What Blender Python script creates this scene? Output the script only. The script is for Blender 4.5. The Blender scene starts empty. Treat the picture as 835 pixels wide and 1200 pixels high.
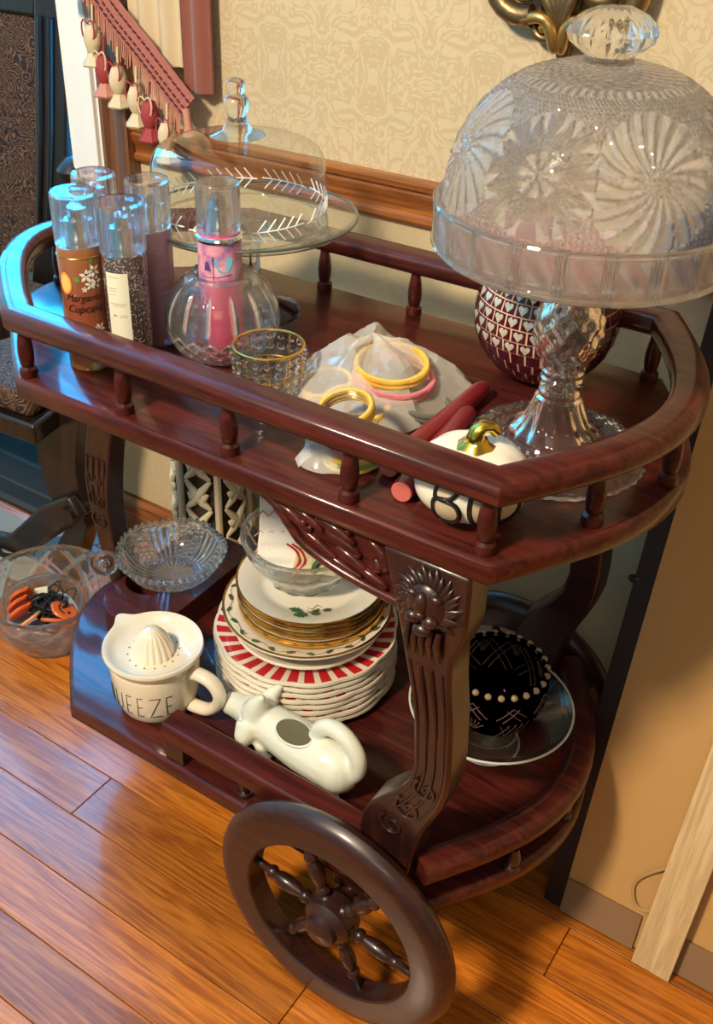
import bpy, bmesh, math, random
from math import sin, cos, pi, radians, atan2, sqrt, hypot
from mathutils import Vector, Matrix, noise
random.seed(7)
C = bpy.context.scene.collection
SC = bpy.context.scene

# ---------------------------------------------------------------- camera, sky, lamps, exposure
CAM = (0.2922, -0.682, 1.2875)
PITCH, YAW, ROLL, FPX, PPX, PPY = 0.5562, 0.592, 0.0177, 1235.4, 386.0, 547.8
cam_d = bpy.data.cameras.new('camera'); cam = bpy.data.objects.new('camera', cam_d); C.objects.link(cam)
_f = Vector((-sin(YAW)*cos(PITCH), cos(YAW)*cos(PITCH), -sin(PITCH)))
_r = Vector((cos(YAW), sin(YAW), 0)); _u = _r.cross(_f)
_R = _r*cos(ROLL)+_u*sin(ROLL); _U = -_r*sin(ROLL)+_u*cos(ROLL)
cam.matrix_world = Matrix(((_R.x,_U.x,-_f.x,CAM[0]),(_R.y,_U.y,-_f.y,CAM[1]),(_R.z,_U.z,-_f.z,CAM[2]),(0,0,0,1)))
cam_d.sensor_fit = 'VERTICAL'; cam_d.sensor_height = 24.0; cam_d.lens = FPX/1200*24.0
cam_d.shift_x = (417.5-PPX)/1200; cam_d.shift_y = -(600-PPY)/1200
cam_d.clip_start = 0.02
SC.camera = cam
SC.view_settings.view_transform = 'Standard'; SC.view_settings.look = 'None'
SC.view_settings.gamma = 1; SC.view_settings.use_curve_mapping = False
SC.view_settings.exposure = 0.15
SC.cycles.max_bounces = 24; SC.cycles.transmission_bounces = 24; SC.cycles.transparent_max_bounces = 32; SC.cycles.glossy_bounces = 6
W = bpy.data.worlds.new('sky'); SC.world = W; W.use_nodes = True
_b = W.node_tree.nodes['Background']; _b.inputs[0].default_value = (0.02, 0.42, 1.0, 1); _b.inputs[1].default_value = 30.0

def lamp(name, loc, target, size, power, col):
    d = bpy.data.lights.new(name, 'AREA'); d.shape = 'DISK'; d.size = size; d.energy = power; d.color = col
    o = bpy.data.objects.new(name, d); C.objects.link(o); o.location = loc
    o.rotation_euler = (Vector(target)-Vector(loc)).to_track_quat('-Z', 'Y').to_euler()
    return o
lamp('ceiling_light', (-0.50, -1.50, 2.30), (-0.2, 0.2, 0.4), 0.30, 70, (1.0, 0.82, 0.57))
lamp('fill_light', (0.9, -2.2, 2.4), (-0.2, 0.2, 0.5), 1.2, 10, (1.0, 0.86, 0.66))  # added soft fill to lift the shade, no fitting stands there
_p = bpy.data.lights.new('window_portal', 'AREA'); _p.shape = 'RECTANGLE'; _p.size = 1.7; _p.size_y = 1.9
_p.cycles.is_portal = True
_po = bpy.data.objects.new('window_portal', _p); C.objects.link(_po); _po.location = (-2.02, 1.0, 1.4); _po.rotation_euler = (-pi/2, 0, 0)

# ---------------------------------------------------------------- materials
def nmat(name):
    m = bpy.data.materials.new(name); m.use_nodes = True
    nt = m.node_tree; return m, nt, nt.nodes['Principled BSDF'], nt.nodes['Material Output']
def sin_(b, k, v):
    if k in b.inputs: b.inputs[k].default_value = v
def mat(name, col, rough=.5, metal=0, coat=0, spec=.5, trans=0, ior=1.45, sheen=0, emit=None, bump=None, sss=0):
    m, nt, b, o = nmat(name)
    sin_(b,'Base Color',(*col,1)); sin_(b,'Roughness',rough); sin_(b,'Metallic',metal); sin_(b,'Coat Weight',coat); sin_(b,'Coat Roughness',.06)
    sin_(b,'Specular IOR Level',spec); sin_(b,'Transmission Weight',trans); sin_(b,'IOR',ior); sin_(b,'Sheen Weight',sheen)
    sin_(b,'Subsurface Weight',sss)
    if sss: sin_(b,'Subsurface Scale',.01)
    if bump:
        sc, st = bump
        tc = nt.nodes.new('ShaderNodeTexCoord'); n = nt.nodes.new('ShaderNodeTexNoise'); n.inputs['Scale'].default_value = sc; n.inputs['Detail'].default_value = 4
        bp = nt.nodes.new('ShaderNodeBump'); bp.inputs['Strength'].default_value = st; bp.inputs['Distance'].default_value = .002
        nt.links.new(tc.outputs['Object'], n.inputs['Vector']); nt.links.new(n.outputs['Fac'], bp.inputs['Height']); nt.links.new(bp.outputs[0], b.inputs['Normal'])
    return m
def ramp(nt, stops):
    r = nt.nodes.new('ShaderNodeValToRGB'); e = r.color_ramp.elements
    while len(e) < len(stops): e.new(.5)
    for i, (p, c) in enumerate(stops): e[i].position = p; e[i].color = (*c, 1)
    return r
def wood(name, dark, light, rough=.3, scale=(1.5, 30, 30), coat=.3, spec=.5, rnd=False, fine=1.0, bump=.15):
    m, nt, b, o = nmat(name)
    L = nt.links.new
    tc = nt.nodes.new('ShaderNodeTexCoord'); mp = nt.nodes.new('ShaderNodeMapping'); mp.inputs['Scale'].default_value = scale
    L(tc.outputs['Object'], mp.inputs['Vector'])
    if rnd:
        oi = nt.nodes.new('ShaderNodeObjectInfo'); ml = nt.nodes.new('ShaderNodeMath'); ml.operation = 'MULTIPLY'; ml.inputs[1].default_value = 37.0
        L(oi.outputs['Random'], ml.inputs[0]); L(ml.outputs[0], mp.inputs['Location'])
    n1 = nt.nodes.new('ShaderNodeTexNoise'); n1.inputs['Scale'].default_value = 1.0; n1.inputs['Detail'].default_value = 3; n1.inputs['Distortion'].default_value = 1.2
    L(mp.outputs[0], n1.inputs['Vector'])
    # contour rings of the slow noise give the cathedral figure
    m1 = nt.nodes.new('ShaderNodeMath'); m1.operation = 'MULTIPLY'; m1.inputs[1].default_value = 22*fine
    m2 = nt.nodes.new('ShaderNodeMath'); m2.operation = 'SINE'
    L(n1.outputs['Fac'], m1.inputs[0]); L(m1.outputs[0], m2.inputs[0])
    n2 = nt.nodes.new('ShaderNodeTexNoise'); n2.inputs['Scale'].default_value = 7; n2.inputs['Detail'].default_value = 5; n2.inputs['Roughness'].default_value = .7
    L(mp.outputs[0], n2.inputs['Vector'])
    a = nt.nodes.new('ShaderNodeMath'); a.operation = 'MULTIPLY_ADD'; a.inputs[1].default_value = .13; L(m2.outputs[0], a.inputs[0]); L(n2.outputs['Fac'], a.inputs[2])
    r = ramp(nt, [(.3, dark), (.72, light)]); L(a.outputs[0], r.inputs[0])
    if rnd:
        hs = nt.nodes.new('ShaderNodeHueSaturation'); mr = nt.nodes.new('ShaderNodeMapRange'); mr.inputs['To Min'].default_value = .72; mr.inputs['To Max'].default_value = 1.2
        L(oi.outputs['Random'], mr.inputs['Value']); L(mr.outputs[0], hs.inputs['Value']); L(r.outputs[0], hs.inputs['Color']); L(hs.outputs[0], b.inputs['Base Color'])
    else: L(r.outputs[0], b.inputs['Base Color'])
    bp = nt.nodes.new('ShaderNodeBump'); bp.inputs['Strength'].default_value = bump; bp.inputs['Distance'].default_value = .001
    L(a.outputs[0], bp.inputs['Height']); L(bp.outputs[0], b.inputs['Normal'])
    sin_(b,'Roughness',rough); sin_(b,'Coat Weight',coat); sin_(b,'Coat Roughness',.10); sin_(b,'Specular IOR Level',spec)
    return m
def glass(name, tint=(1,1,1), clear=.3, rough=.0, ior=1.5, whiten=0, whitencol=(.9,.9,.88)):
    """solid cut glass: refraction, part plain see-through, optional whitish cut surface"""
    m, nt, b, o = nmat(name); L = nt.links.new; nt.nodes.remove(b)
    g = nt.nodes.new('ShaderNodeBsdfGlass'); g.inputs['Color'].default_value = (*tint,1); g.inputs['Roughness'].default_value = rough; g.inputs['IOR'].default_value = ior
    t = nt.nodes.new('ShaderNodeBsdfTransparent'); t.inputs['Color'].default_value = (*tint,1)
    mx = nt.nodes.new('ShaderNodeMixShader'); mx.inputs[0].default_value = clear; L(g.outputs[0], mx.inputs[1]); L(t.outputs[0], mx.inputs[2])
    last = mx
    if whiten:
        d = nt.nodes.new('ShaderNodeBsdfDiffuse'); d.inputs['Color'].default_value = (*whitencol,1)
        m2 = nt.nodes.new('ShaderNodeMixShader'); m2.inputs[0].default_value = whiten; L(mx.outputs[0], m2.inputs[1]); L(d.outputs[0], m2.inputs[2]); last = m2
    L(last.outputs[0], o.inputs['Surface']); return m
def thin(name, tint=(.97,.99,.98), k=1.0, base=.03, rough=.0, haze=0, hazecol=(.9,.9,.9)):
    """thin clear wall: see-through plus a Fresnel mirror"""
    m, nt, b, o = nmat(name); L = nt.links.new; nt.nodes.remove(b)
    t = nt.nodes.new('ShaderNodeBsdfTransparent'); t.inputs['Color'].default_value = (*tint,1)
    g = nt.nodes.new('ShaderNodeBsdfGlossy'); g.inputs['Roughness'].default_value = rough
    f = nt.nodes.new('ShaderNodeLayerWeight'); f.inputs['Blend'].default_value = .5
    pw = nt.nodes.new('ShaderNodeMath'); pw.operation = 'POWER'; pw.inputs[1].default_value = 4; L(f.outputs['Facing'], pw.inputs[0])
    a = nt.nodes.new('ShaderNodeMath'); a.operation = 'MULTIPLY_ADD'; a.use_clamp = True; a.inputs[1].default_value = k; a.inputs[2].default_value = base; L(pw.outputs[0], a.inputs[0])
    mx = nt.nodes.new('ShaderNodeMixShader'); L(a.outputs[0], mx.inputs[0]); L(t.outputs[0], mx.inputs[1]); L(g.outputs[0], mx.inputs[2]); last = mx
    if haze:
        d = nt.nodes.new('ShaderNodeBsdfDiffuse'); d.inputs['Color'].default_value = (*hazecol,1)
        m2 = nt.nodes.new('ShaderNodeMixShader'); m2.inputs[0].default_value = haze; L(mx.outputs[0], m2.inputs[1]); L(d.outputs[0], m2.inputs[2]); last = m2
    L(last.outputs[0], o.inputs['Surface']); return m

M = {}
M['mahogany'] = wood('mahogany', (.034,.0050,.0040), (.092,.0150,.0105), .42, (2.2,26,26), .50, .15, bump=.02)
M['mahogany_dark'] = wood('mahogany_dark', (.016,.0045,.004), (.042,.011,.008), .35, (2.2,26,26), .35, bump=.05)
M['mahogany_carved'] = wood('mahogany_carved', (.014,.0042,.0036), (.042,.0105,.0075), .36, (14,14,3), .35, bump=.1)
M['plank'] = wood('oak_plank', (.29,.074,.006), (.60,.19,.020), .32, (2.2,40,40), .22, .5, rnd=True, fine=1.3)
M['trim'] = wood('oak_trim', (.20,.060,.014), (.40,.145,.038), .3, (1.5,30,30), .4)
M['casing'] = wood('walnut_casing', (.10,.036,.014), (.22,.085,.034), .38, (30,30,1.5), .2)
M['pale_wood'] = wood('pale_wood', (.50,.34,.17), (.70,.52,.30), .6, (30,30,2), 0)
M['chair_wood'] = wood('chair_wood', (.007,.004,.0035), (.022,.010,.007), .38, (20,20,2), .3)
M['frame_wood'] = mat('frame_wood', (.016,.006,.005), .45)
M['white_paint'] = mat('white_paint', (.88,.88,.87), .4)
M['ceiling'] = mat('ceiling_paint', (.85,.80,.70), .8)
M['ceramic'] = mat('cream_ceramic', (.78,.70,.56), .16, coat=.6)
M['white_ceramic'] = mat('white_ceramic', (.74,.76,.66), .14, coat=.6)
M['china'] = mat('ivory_china', (.82,.76,.63), .13, coat=.6)
M['red_print'] = mat('red_print', (.55,.014,.022), .16, coat=.6)
M['gold'] = mat('gold_band', (.72,.42,.10), .22, metal=1)
M['gold_paint'] = mat('gold_paint', (.62,.46,.08), .22, metal=1)
M['holly'] = mat('holly_green', (.03,.09,.03), .3)
M['berry'] = mat('berry_red', (.5,.03,.02), .3)
M['vine'] = mat('vine_brown', (.16,.05,.04), .4)
M['black'] = mat('black_paint', (.008,.008,.009), .3)
M['ink'] = mat('dark_ink', (.012,.008,.008), .5)
M['beige_paint'] = mat('beige_paint', (.52,.42,.28), .5)
M['chrome'] = mat('chrome', (.72,.74,.78), .12, metal=1)
M['clear'] = thin('clear_plastic', (.93,.95,.96), 1.0, .10)
M['dome_glass'] = thin('dome_glass', (.96,.975,.965), 1.0, .05)
M['rim_green'] = mat('green_glass_edge', (.06,.085,.075), .08, coat=.5)
M['etch'] = mat('etched_glass', (.85,.86,.84), .6)
M['crystal'] = glass('crystal', (.99,.99,.98), .12, .0, 1.5)
M['cut_dome'] = glass('cut_dome_glass', (.985,.985,.98), .22, .0, 1.45, .05, (.9,.89,.86))
M['cut_bowl'] = glass('cut_bowl_glass', (.985,.99,.99), .15, .0, 1.48, .02)
M['cut_groove'] = glass('cut_groove_glass', (.98,.98,.97), .10, .08, 1.48, .20, (.95,.95,.92))  # whitish diffuse share paints in the gleam of polished cuts
M['dome_groove'] = glass('dome_groove_glass', (.98,.98,.97), .15, .06, 1.45, .17, (.95,.94,.90))  # same painted gleam, for the cuts of the big dome
M['bottle_glass'] = glass('bottle_glass', (.98,.98,.98), .3, .0, 1.45)
M['bright_rim'] = mat('glass_rim_highlight', (.62,.64,.58), .15, coat=.6)  # opaque light colour paints the highlight along clear glass rims
M['purple_glass'] = glass('amethyst_glass', (.035,.006,.05), .25, .0, 1.5)
M['purple_cut'] = mat('amethyst_cut', (.095,.052,.05), .2, coat=.5)
M['amber_bead'] = mat('amber_bead', (.30,.21,.12), .12, coat=1)
M['candle'] = mat('red_wax', (.20,.012,.018), .35, coat=.3)
M['candle_end'] = mat('pink_wax', (.60,.14,.12), .5, sss=.1)
M['bronze'] = mat('antique_bronze', (.22,.15,.075), .38, metal=.85, bump=(60,.5))
M['bronze_hi'] = mat('bronze_gold', (.55,.36,.13), .35, metal=.9)
M['kraft'] = mat('kraft_paper', (.50,.285,.105), .8, bump=(160,.2))
M['kraft_dark'] = mat('kraft_strip', (.25,.145,.075), .8, bump=(160,.2))
M['string'] = mat('string', (.42,.27,.11), .8)
M['bag'] = thin('bag_plastic', (.95,.94,.92), 1.2, .08, .12, .30, (.98,.94,.85))
M['yellow_bead'] = mat('yellow_bead', (.78,.50,.09), .35)
M['pink_bead'] = mat('pink_bead', (.66,.22,.24), .35)
M['green_bead'] = mat('green_bead', (.26,.42,.12), .35)
M['wire_silver'] = mat('wire_silver', (.62,.58,.50), .3, metal=1)
M['dark_beads'] = mat('grey_bead', (.14,.14,.12), .4)
M['grout'] = mat('pink_grout', (.78,.45,.36), .7)
M['tile'] = mat('burgundy_tile', (.055,.006,.012), .12, coat=.7)
M['inner_red'] = mat('dark_red_glass', (.12,.008,.018), .15, coat=.5)
M['heart'] = mat('mirror_heart', (.80,.75,.64), .25, metal=.55)
M['orange'] = mat('orange_enamel', (.75,.13,.02), .35)
M['peach'] = mat('peach_enamel', (.78,.28,.10), .4)
M['cord_black'] = mat('black_cord', (.006,.006,.007), .6)
M['grey_cloth'] = mat('grey_cloth', (.28,.31,.38), .9, sheen=.3, bump=(300,.3))
M['tag'] = mat('cream_tag', (.62,.55,.40), .7)
M['white_petal'] = mat('white_petal', (.80,.76,.68), .5)
M['leaf_print'] = mat('leaf_print', (.12,.24,.06), .4)
M['orange_print'] = mat('orange_print', (.80,.28,.03), .4)
M['orange_pale'] = mat('orange_pulp', (.85,.50,.14), .4)
M['label'] = mat('label_paper', (.70,.69,.56), .5)
M['label_ink'] = mat('label_ink', (.25,.24,.22), .6)
M['braid'] = mat('rose_braid', (.42,.13,.10), .8, sheen=.4, bump=(400,.6))
M['braid_dark'] = mat('braid_dark', (.10,.02,.025), .8)
M['tassel_cream'] = mat('tassel_cream', (.66,.54,.36), .7, bump=(300,.5))
M['tassel_red'] = mat('tassel_red', (.34,.045,.05), .7, bump=(300,.5))
M['tassel_rose'] = mat('tassel_rose', (.55,.24,.18), .8)
M['drape'] = mat('drape_cloth', (.24,.075,.055), .75, sheen=.3)
M['drape_lining'] = mat('drape_lining', (.62,.50,.34), .8)
M['cream_carved'] = mat('cream_carved', (.62,.53,.38), .6, bump=(80,.3))
M['carved_gap'] = mat('carved_gap', (.06,.04,.02), .9)
M['rug'] = mat('rug_cream', (.30,.30,.25), .95, bump=(300,.4))
M['rug_black'] = mat('rug_black', (.012,.012,.014), .95)
M['plinth'] = mat('dark_rug', (.022,.019,.014), .95)
M['rug_band'] = mat('rug_band', (.06,.05,.035), .95)
M['cable'] = mat('beige_cable', (.62,.50,.33), .5)
M['pink_reflection'] = mat('pink_reflection', (.52,.22,.21), .85, sheen=.4)  # pink of light refracted in the dome, put into a shape
M['navy_reflection'] = mat('navy_reflection', (.035,.045,.11), .85, sheen=.3)  # dark blue of the same added reflection
M['towel_white'] = mat('towel_white', (.80,.78,.74), .9, bump=(260,.5))
M['towel_tan'] = mat('towel_tan', (.62,.56,.36), .9, bump=(260,.6))
M['pumpkin'] = mat('white_pumpkin', (.80,.77,.66), .3, coat=.3)
M['gap'] = mat('creamer_inside', (.11,.10,.05), .4)
def wallpaper(name, c1, c2, damask=True):
    m, nt, b, o = nmat(name); L = nt.links.new
    tc = nt.nodes.new('ShaderNodeTexCoord')
    if damask:
        sx = nt.nodes.new('ShaderNodeSeparateXYZ'); L(tc.outputs['Object'], sx.inputs[0]); cx = nt.nodes.new('ShaderNodeCombineXYZ')
        for ax, per in (('X', .085), ('Z', .14)):       # mirrored repeat, as a woven damask has
            pg = nt.nodes.new('ShaderNodeMath'); pg.operation = 'PINGPONG'; pg.inputs[1].default_value = per; L(sx.outputs[ax], pg.inputs[0]); L(pg.outputs[0], cx.inputs[ax])
        nz = nt.nodes.new('ShaderNodeTexNoise'); nz.inputs['Scale'].default_value = 26; nz.inputs['Detail'].default_value = 2.2; nz.inputs['Distortion'].default_value = 2.4; L(cx.outputs[0], nz.inputs['Vector'])
        r = ramp(nt, [(.40, c1), (.46, c2), (.52, c2), (.57, c1)]); L(nz.outputs['Fac'], r.inputs[0])
    else:
        n1 = nt.nodes.new('ShaderNodeTexNoise'); n1.inputs['Scale'].default_value = 90; n1.inputs['Detail'].default_value = 6; L(tc.outputs['Object'], n1.inputs['Vector'])
        r = ramp(nt, [(.35, c1), (.65, c2)]); L(n1.outputs['Fac'], r.inputs[0])
    L(r.outputs[0], b.inputs['Base Color']); sin_(b,'Roughness',.75); sin_(b,'Specular IOR Level',.25); return m
M['wallpaper'] = wallpaper('damask_wallpaper', (.60,.495,.335), (.525,.42,.27))
M['wall_plain'] = wallpaper('wall_plain', (.60,.475,.29), (.64,.51,.32), False)
def paisley():
    m, nt, b, o = nmat('paisley_fabric'); L = nt.links.new
    tc = nt.nodes.new('ShaderNodeTexCoord')
    n0 = nt.nodes.new('ShaderNodeTexNoise'); n0.inputs['Scale'].default_value = 14; n0.inputs['Detail'].default_value = 1; L(tc.outputs['Object'], n0.inputs['Vector'])
    va = nt.nodes.new('ShaderNodeVectorMath'); va.operation = 'MULTIPLY_ADD'; va.inputs[1].default_value = (.1,.1,.1); L(n0.outputs['Color'], va.inputs[0]); L(tc.outputs['Object'], va.inputs[2])
    v = nt.nodes.new('ShaderNodeTexVoronoi'); v.inputs['Scale'].default_value = 30; L(va.outputs[0], v.inputs['Vector'])
    mu = nt.nodes.new('ShaderNodeMath'); mu.operation = 'MULTIPLY'; mu.inputs[1].default_value = 42; L(v.outputs['Distance'], mu.inputs[0])
    si = nt.nodes.new('ShaderNodeMath'); si.operation = 'SINE'; L(mu.outputs[0], si.inputs[0])
    n1 = nt.nodes.new('ShaderNodeTexNoise'); n1.inputs['Scale'].default_value = 120; L(tc.outputs['Object'], n1.inputs['Vector'])
    ad = nt.nodes.new('ShaderNodeMath'); ad.operation = 'MULTIPLY_ADD'; ad.inputs[1].default_value = .35; L(si.outputs[0], ad.inputs[0]); L(n1.outputs['Fac'], ad.inputs[2])
    r = ramp(nt, [(.2, (.014,.007,.007)), (.6, (.085,.034,.020)), (.95, (.23,.12,.055))]); L(ad.outputs[0], r.inputs[0]); L(r.outputs[0], b.inputs['Base Color'])
    sin_(b,'Roughness',.9); return m
M['paisley'] = paisley()
def mist(name, stops, sparkle=None, z0=0, z1=.14, rough=.12):
    """coloured mist liquid in a clear bottle: colour runs with height"""
    m, nt, b, o = nmat(name); L = nt.links.new
    tc = nt.nodes.new('ShaderNodeTexCoord'); sp = nt.nodes.new('ShaderNodeSeparateXYZ'); L(tc.outputs['Object'], sp.inputs[0])
    mr = nt.nodes.new('ShaderNodeMapRange'); mr.inputs['From Min'].default_value = z0; mr.inputs['From Max'].default_value = z1; L(sp.outputs['Z'], mr.inputs['Value'])
    r = ramp(nt, stops); L(mr.outputs[0], r.inputs[0]); col = r.outputs[0]
    if sparkle:
        v = nt.nodes.new('ShaderNodeTexNoise'); v.inputs['Scale'].default_value = 420; v.inputs['Detail'].default_value = 1; L(tc.outputs['Object'], v.inputs['Vector'])
        gr = nt.nodes.new('ShaderNodeMath'); gr.operation = 'GREATER_THAN'; gr.inputs[1].default_value = .60; L(v.outputs['Fac'], gr.inputs[0])
        mx = nt.nodes.new('ShaderNodeMixRGB'); L(gr.outputs[0], mx.inputs[0]); L(col, mx.inputs[1]); mx.inputs[2].default_value = (*sparkle,1); col = mx.outputs[0]
    L(col, b.inputs['Base Color']); sin_(b,'Roughness',rough); sin_(b,'Coat Weight',1.0); sin_(b,'Coat Roughness',.03); sin_(b,'Transmission Weight',.25); return m
M['mist_orange'] = mist('mist_orange', [(0,(.50,.20,.045)),(.3,(.42,.11,.03)),(.55,(.30,.075,.045)),(.95,(.36,.13,.04))])
M['mist_black'] = mist('mist_black', [(0,(.07,.04,.03)),(.5,(.055,.042,.045)),(.95,(.09,.06,.07))], (.42,.36,.34))
M['mist_mauve'] = mist('mist_mauve', [(0,(.34,.16,.17)),(.9,(.42,.23,.27))])
M['mist_plum'] = mist('mist_plum', [(0,(.24,.10,.12)),(.9,(.32,.14,.17))])
M['mist_pink'] = mist('mist_pink', [(0,(.90,.08,.22)),(.9,(.85,.13,.28))])
def pinklabel():
    m, nt, b, o = nmat('pink_pattern_label'); L = nt.links.new
    tc = nt.nodes.new('ShaderNodeTexCoord'); n = nt.nodes.new('ShaderNodeTexNoise'); n.inputs['Scale'].default_value = 55; n.inputs['Detail'].default_value = 5; L(tc.outputs['Object'], n.inputs['Vector'])
    r = ramp(nt, [(.36,(.28,.16,.40)),(.5,(.66,.26,.40)),(.62,(.72,.42,.55))]); L(n.outputs['Fac'], r.inputs[0]); L(r.outputs[0], b.inputs['Base Color']); sin_(b,'Roughness',.35); return m
M['pink_label'] = pinklabel()
M['cyan_print'] = mat('cyan_print', (.16,.50,.72), .4)
M['navy_print'] = mat('navy_print', (.09,.05,.22), .4)

# ---------------------------------------------------------------- mesh building
class MB:
    def __init__(s): s.v = []; s.f = []; s.m = []
    def add(s, vs, fs, mi=0):
        b = len(s.v); s.v += [tuple(p) for p in vs]; s.f += [tuple(i+b for i in f) for f in fs]; s.m += [mi]*len(fs); return s
    def xf(s, mtx, start=0):
        s.v[start:] = [tuple(mtx @ Vector(p)) for p in s.v[start:]]; return s
    def lathe(s, prof, n=48, mi=0, c=(0,0,0), fn=None, caps=(False, False), a0=0, a1=2*pi, mfn=None):
        full = abs(a1-a0-2*pi) < 1e-6; k = n if full else n+1
        vs = []
        for (r, z) in prof:
            for j in range(k):
                a = a0+(a1-a0)*j/n
                rr, zz = (r, z) if fn is None else fn(r, z, a)
                vs.append((c[0]+rr*cos(a), c[1]+rr*sin(a), c[2]+zz))
        fs = []; ms = []
        for i in range(len(prof)-1):
            for j in range(n):
                j2 = (j+1) % k
                fs.append((i*k+j, i*k+j2, (i+1)*k+j2, (i+1)*k+j)); ms.append(mi if mfn is None else mfn(i, j))
        if caps[0]: fs.append(tuple(reversed(range(k)))); ms.append(mi)
        if caps[1]: fs.append(tuple(range((len(prof)-1)*k, len(prof)*k))); ms.append(mi)
        b = len(s.v); s.v += vs; s.f += [tuple(i+b for i in f) for f in fs]; s.m += ms; return s
    def box(s, c, d, mi=0, mtx=None):
        x, y, z = d[0]/2, d[1]/2, d[2]/2
        vs = [Vector((sx*x, sy*y, sz*z)) for sz in (-1,1) for sy in (-1,1) for sx in (-1,1)]
        if mtx: vs = [mtx @ p for p in vs]
        vs = [p+Vector(c) for p in vs]
        return s.add(vs, [(0,2,3,1),(4,5,7,6),(0,1,5,4),(2,6,7,3),(0,4,6,2),(1,3,7,5)], mi)
    def prism(s, poly, h0, h1, fr=None, mi=0):
        """poly in 2D, extruded between h0 and h1; fr maps (a,b,h) to a point"""
        fr = fr or (lambda a, b, h: (a, b, h)); n = len(poly)
        vs = [fr(a, b, h0) for a, b in poly]+[fr(a, b, h1) for a, b in poly]
        fs = [tuple(reversed(range(n))), tuple(range(n, 2*n))]+[(i, (i+1)%n, n+(i+1)%n, n+i) for i in range(n)]
        return s.add(vs, fs, mi)
    def tube(s, path, rad, n=8, mi=0, closed=False, cap=True, flat=(1,1), up=None):
        path = [Vector(p) for p in path]; k = len(path); rr = rad if isinstance(rad, (list, tuple)) else [rad]*k
        vs = []; prev = None
        for i, p in enumerate(path):
            if closed: t = path[(i+1)%k]-path[i-1]
            else: t = path[min(i+1,k-1)]-path[max(i-1,0)]
            if t.length < 1e-9: t = Vector((0,0,1))
            t.normalize()
            if up is not None: a = Vector(up)
            else: a = prev if prev is not None else (Vector((0,0,1)) if abs(t.z) < .9 else Vector((1,0,0)))
            a = (a-t*a.dot(t))
            if a.length < 1e-6: a = Vector((1,0,0))-t*t.x
            a.normalize(); prev = a; b = t.cross(a)
            for j in range(n):
                q = 2*pi*j/n; vs.append(p+a*(cos(q)*rr[i]*flat[0])+b*(sin(q)*rr[i]*flat[1]))
        fs = []
        for i in range(k if closed else k-1):
            i2 = (i+1)%k
            for j in range(n): fs.append((i*n+j, i*n+(j+1)%n, i2*n+(j+1)%n, i2*n+j))
        if cap and not closed: fs += [tuple(reversed(range(n))), tuple(range((k-1)*n, k*n))]
        return s.add(vs, fs, mi)
    def sweep(s, path, prof, mi=0, closed=False, cap=True, side=None):
        """profile (o,z): o = outward in plan, z = up; swept along a path in plan"""
        path = [Vector(p) for p in path]; k = len(path); n = len(prof); vs = []
        for i, p in enumerate(path):
            if closed: t0 = path[i]-path[i-1]; t1 = path[(i+1)%k]-path[i]
            else: t0 = path[max(i,1)]-path[max(i,1)-1]; t1 = path[min(i+1,k-1)]-path[min(i+1,k-1)-1]
            t0.z = t1.z = 0; t0.normalize(); t1.normalize(); n0 = Vector((t0.y,-t0.x,0)); n1 = Vector((t1.y,-t1.x,0))
            nn = n0+n1; nn.normalize(); sc = 1/max(.5, nn.dot(n1))
            for (o, z) in prof: vs.append(p+nn*(o*sc)+Vector((0,0,z)))
        fs = []
        for i in range(k if closed else k-1):
            i2 = (i+1)%k
            for j in range(n): fs.append((i*n+j, i2*n+j, i2*n+(j+1)%n, i*n+(j+1)%n))
        if cap and not closed: fs += [tuple(range(n)), tuple(reversed(range((k-1)*n, k*n)))]
        return s.add(vs, fs, mi)
    def ball(s, c, r, nu=16, nv=10, mi=0, mtx=None):
        r = (r,r,r) if not isinstance(r, (tuple, list)) else r; vs = []
        for i in range(nv+1):
            t = pi*i/nv
            for j in range(nu):
                p = Vector((r[0]*sin(t)*cos(2*pi*j/nu), r[1]*sin(t)*sin(2*pi*j/nu), r[2]*cos(t)))
                if mtx: p = mtx @ p
                vs.append(p+Vector(c))
        fs = [(i*nu+j, (i+1)*nu+j, (i+1)*nu+(j+1)%nu, i*nu+(j+1)%nu) for i in range(nv) for j in range(nu)]
        return s.add(vs, fs, mi)
    def torus(s, c, R, r, nu=40, nv=8, mi=0, mtx=None, fn=None):
        vs = []
        for i in range(nu):
            a = 2*pi*i/nu; RR = R if fn is None else R+fn(a)
            for j in range(nv):
                q = 2*pi*j/nv; p = Vector(((RR+r*cos(q))*cos(a), (RR+r*cos(q))*sin(a), r*sin(q)))
                if mtx: p = mtx @ p
                vs.append(p+Vector(c))
        fs = [(i*nv+j, ((i+1)%nu)*nv+j, ((i+1)%nu)*nv+(j+1)%nv, i*nv+(j+1)%nv) for i in range(nu) for j in range(nv)]
        return s.add(vs, fs, mi)
    def mesh(s, name, mats, smooth=35):
        me = bpy.data.meshes.new(name); me.from_pydata([tuple(p) for p in s.v], [], s.f)
        for m in (mats if isinstance(mats, (list, tuple)) else [mats]): me.materials.append(M[m])
        if any(s.m): me.polygons.foreach_set('material_index', s.m)
        bm = bmesh.new(); bm.from_mesh(me); bmesh.ops.remove_doubles(bm, verts=bm.verts, dist=1e-6)
        bmesh.ops.recalc_face_normals(bm, faces=bm.faces); bm.to_mesh(me); bm.free()
        if smooth:
            me.polygons.foreach_set('use_smooth', [True]*len(me.polygons)); me.set_sharp_from_angle(angle=radians(smooth))
        me.update(); return me
ORG = {}
def thing(name, label, cat, loc=(0,0,0), rz=0, group=None, rot=None):
    o = bpy.data.objects.new(name, None); C.objects.link(o); o.location = loc; o.rotation_euler = rot or (0,0,rz); o.empty_display_size = .02
    o['label'] = label; o['category'] = cat
    if group: o['group'] = group
    ORG[o] = Vector(loc); return o
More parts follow.
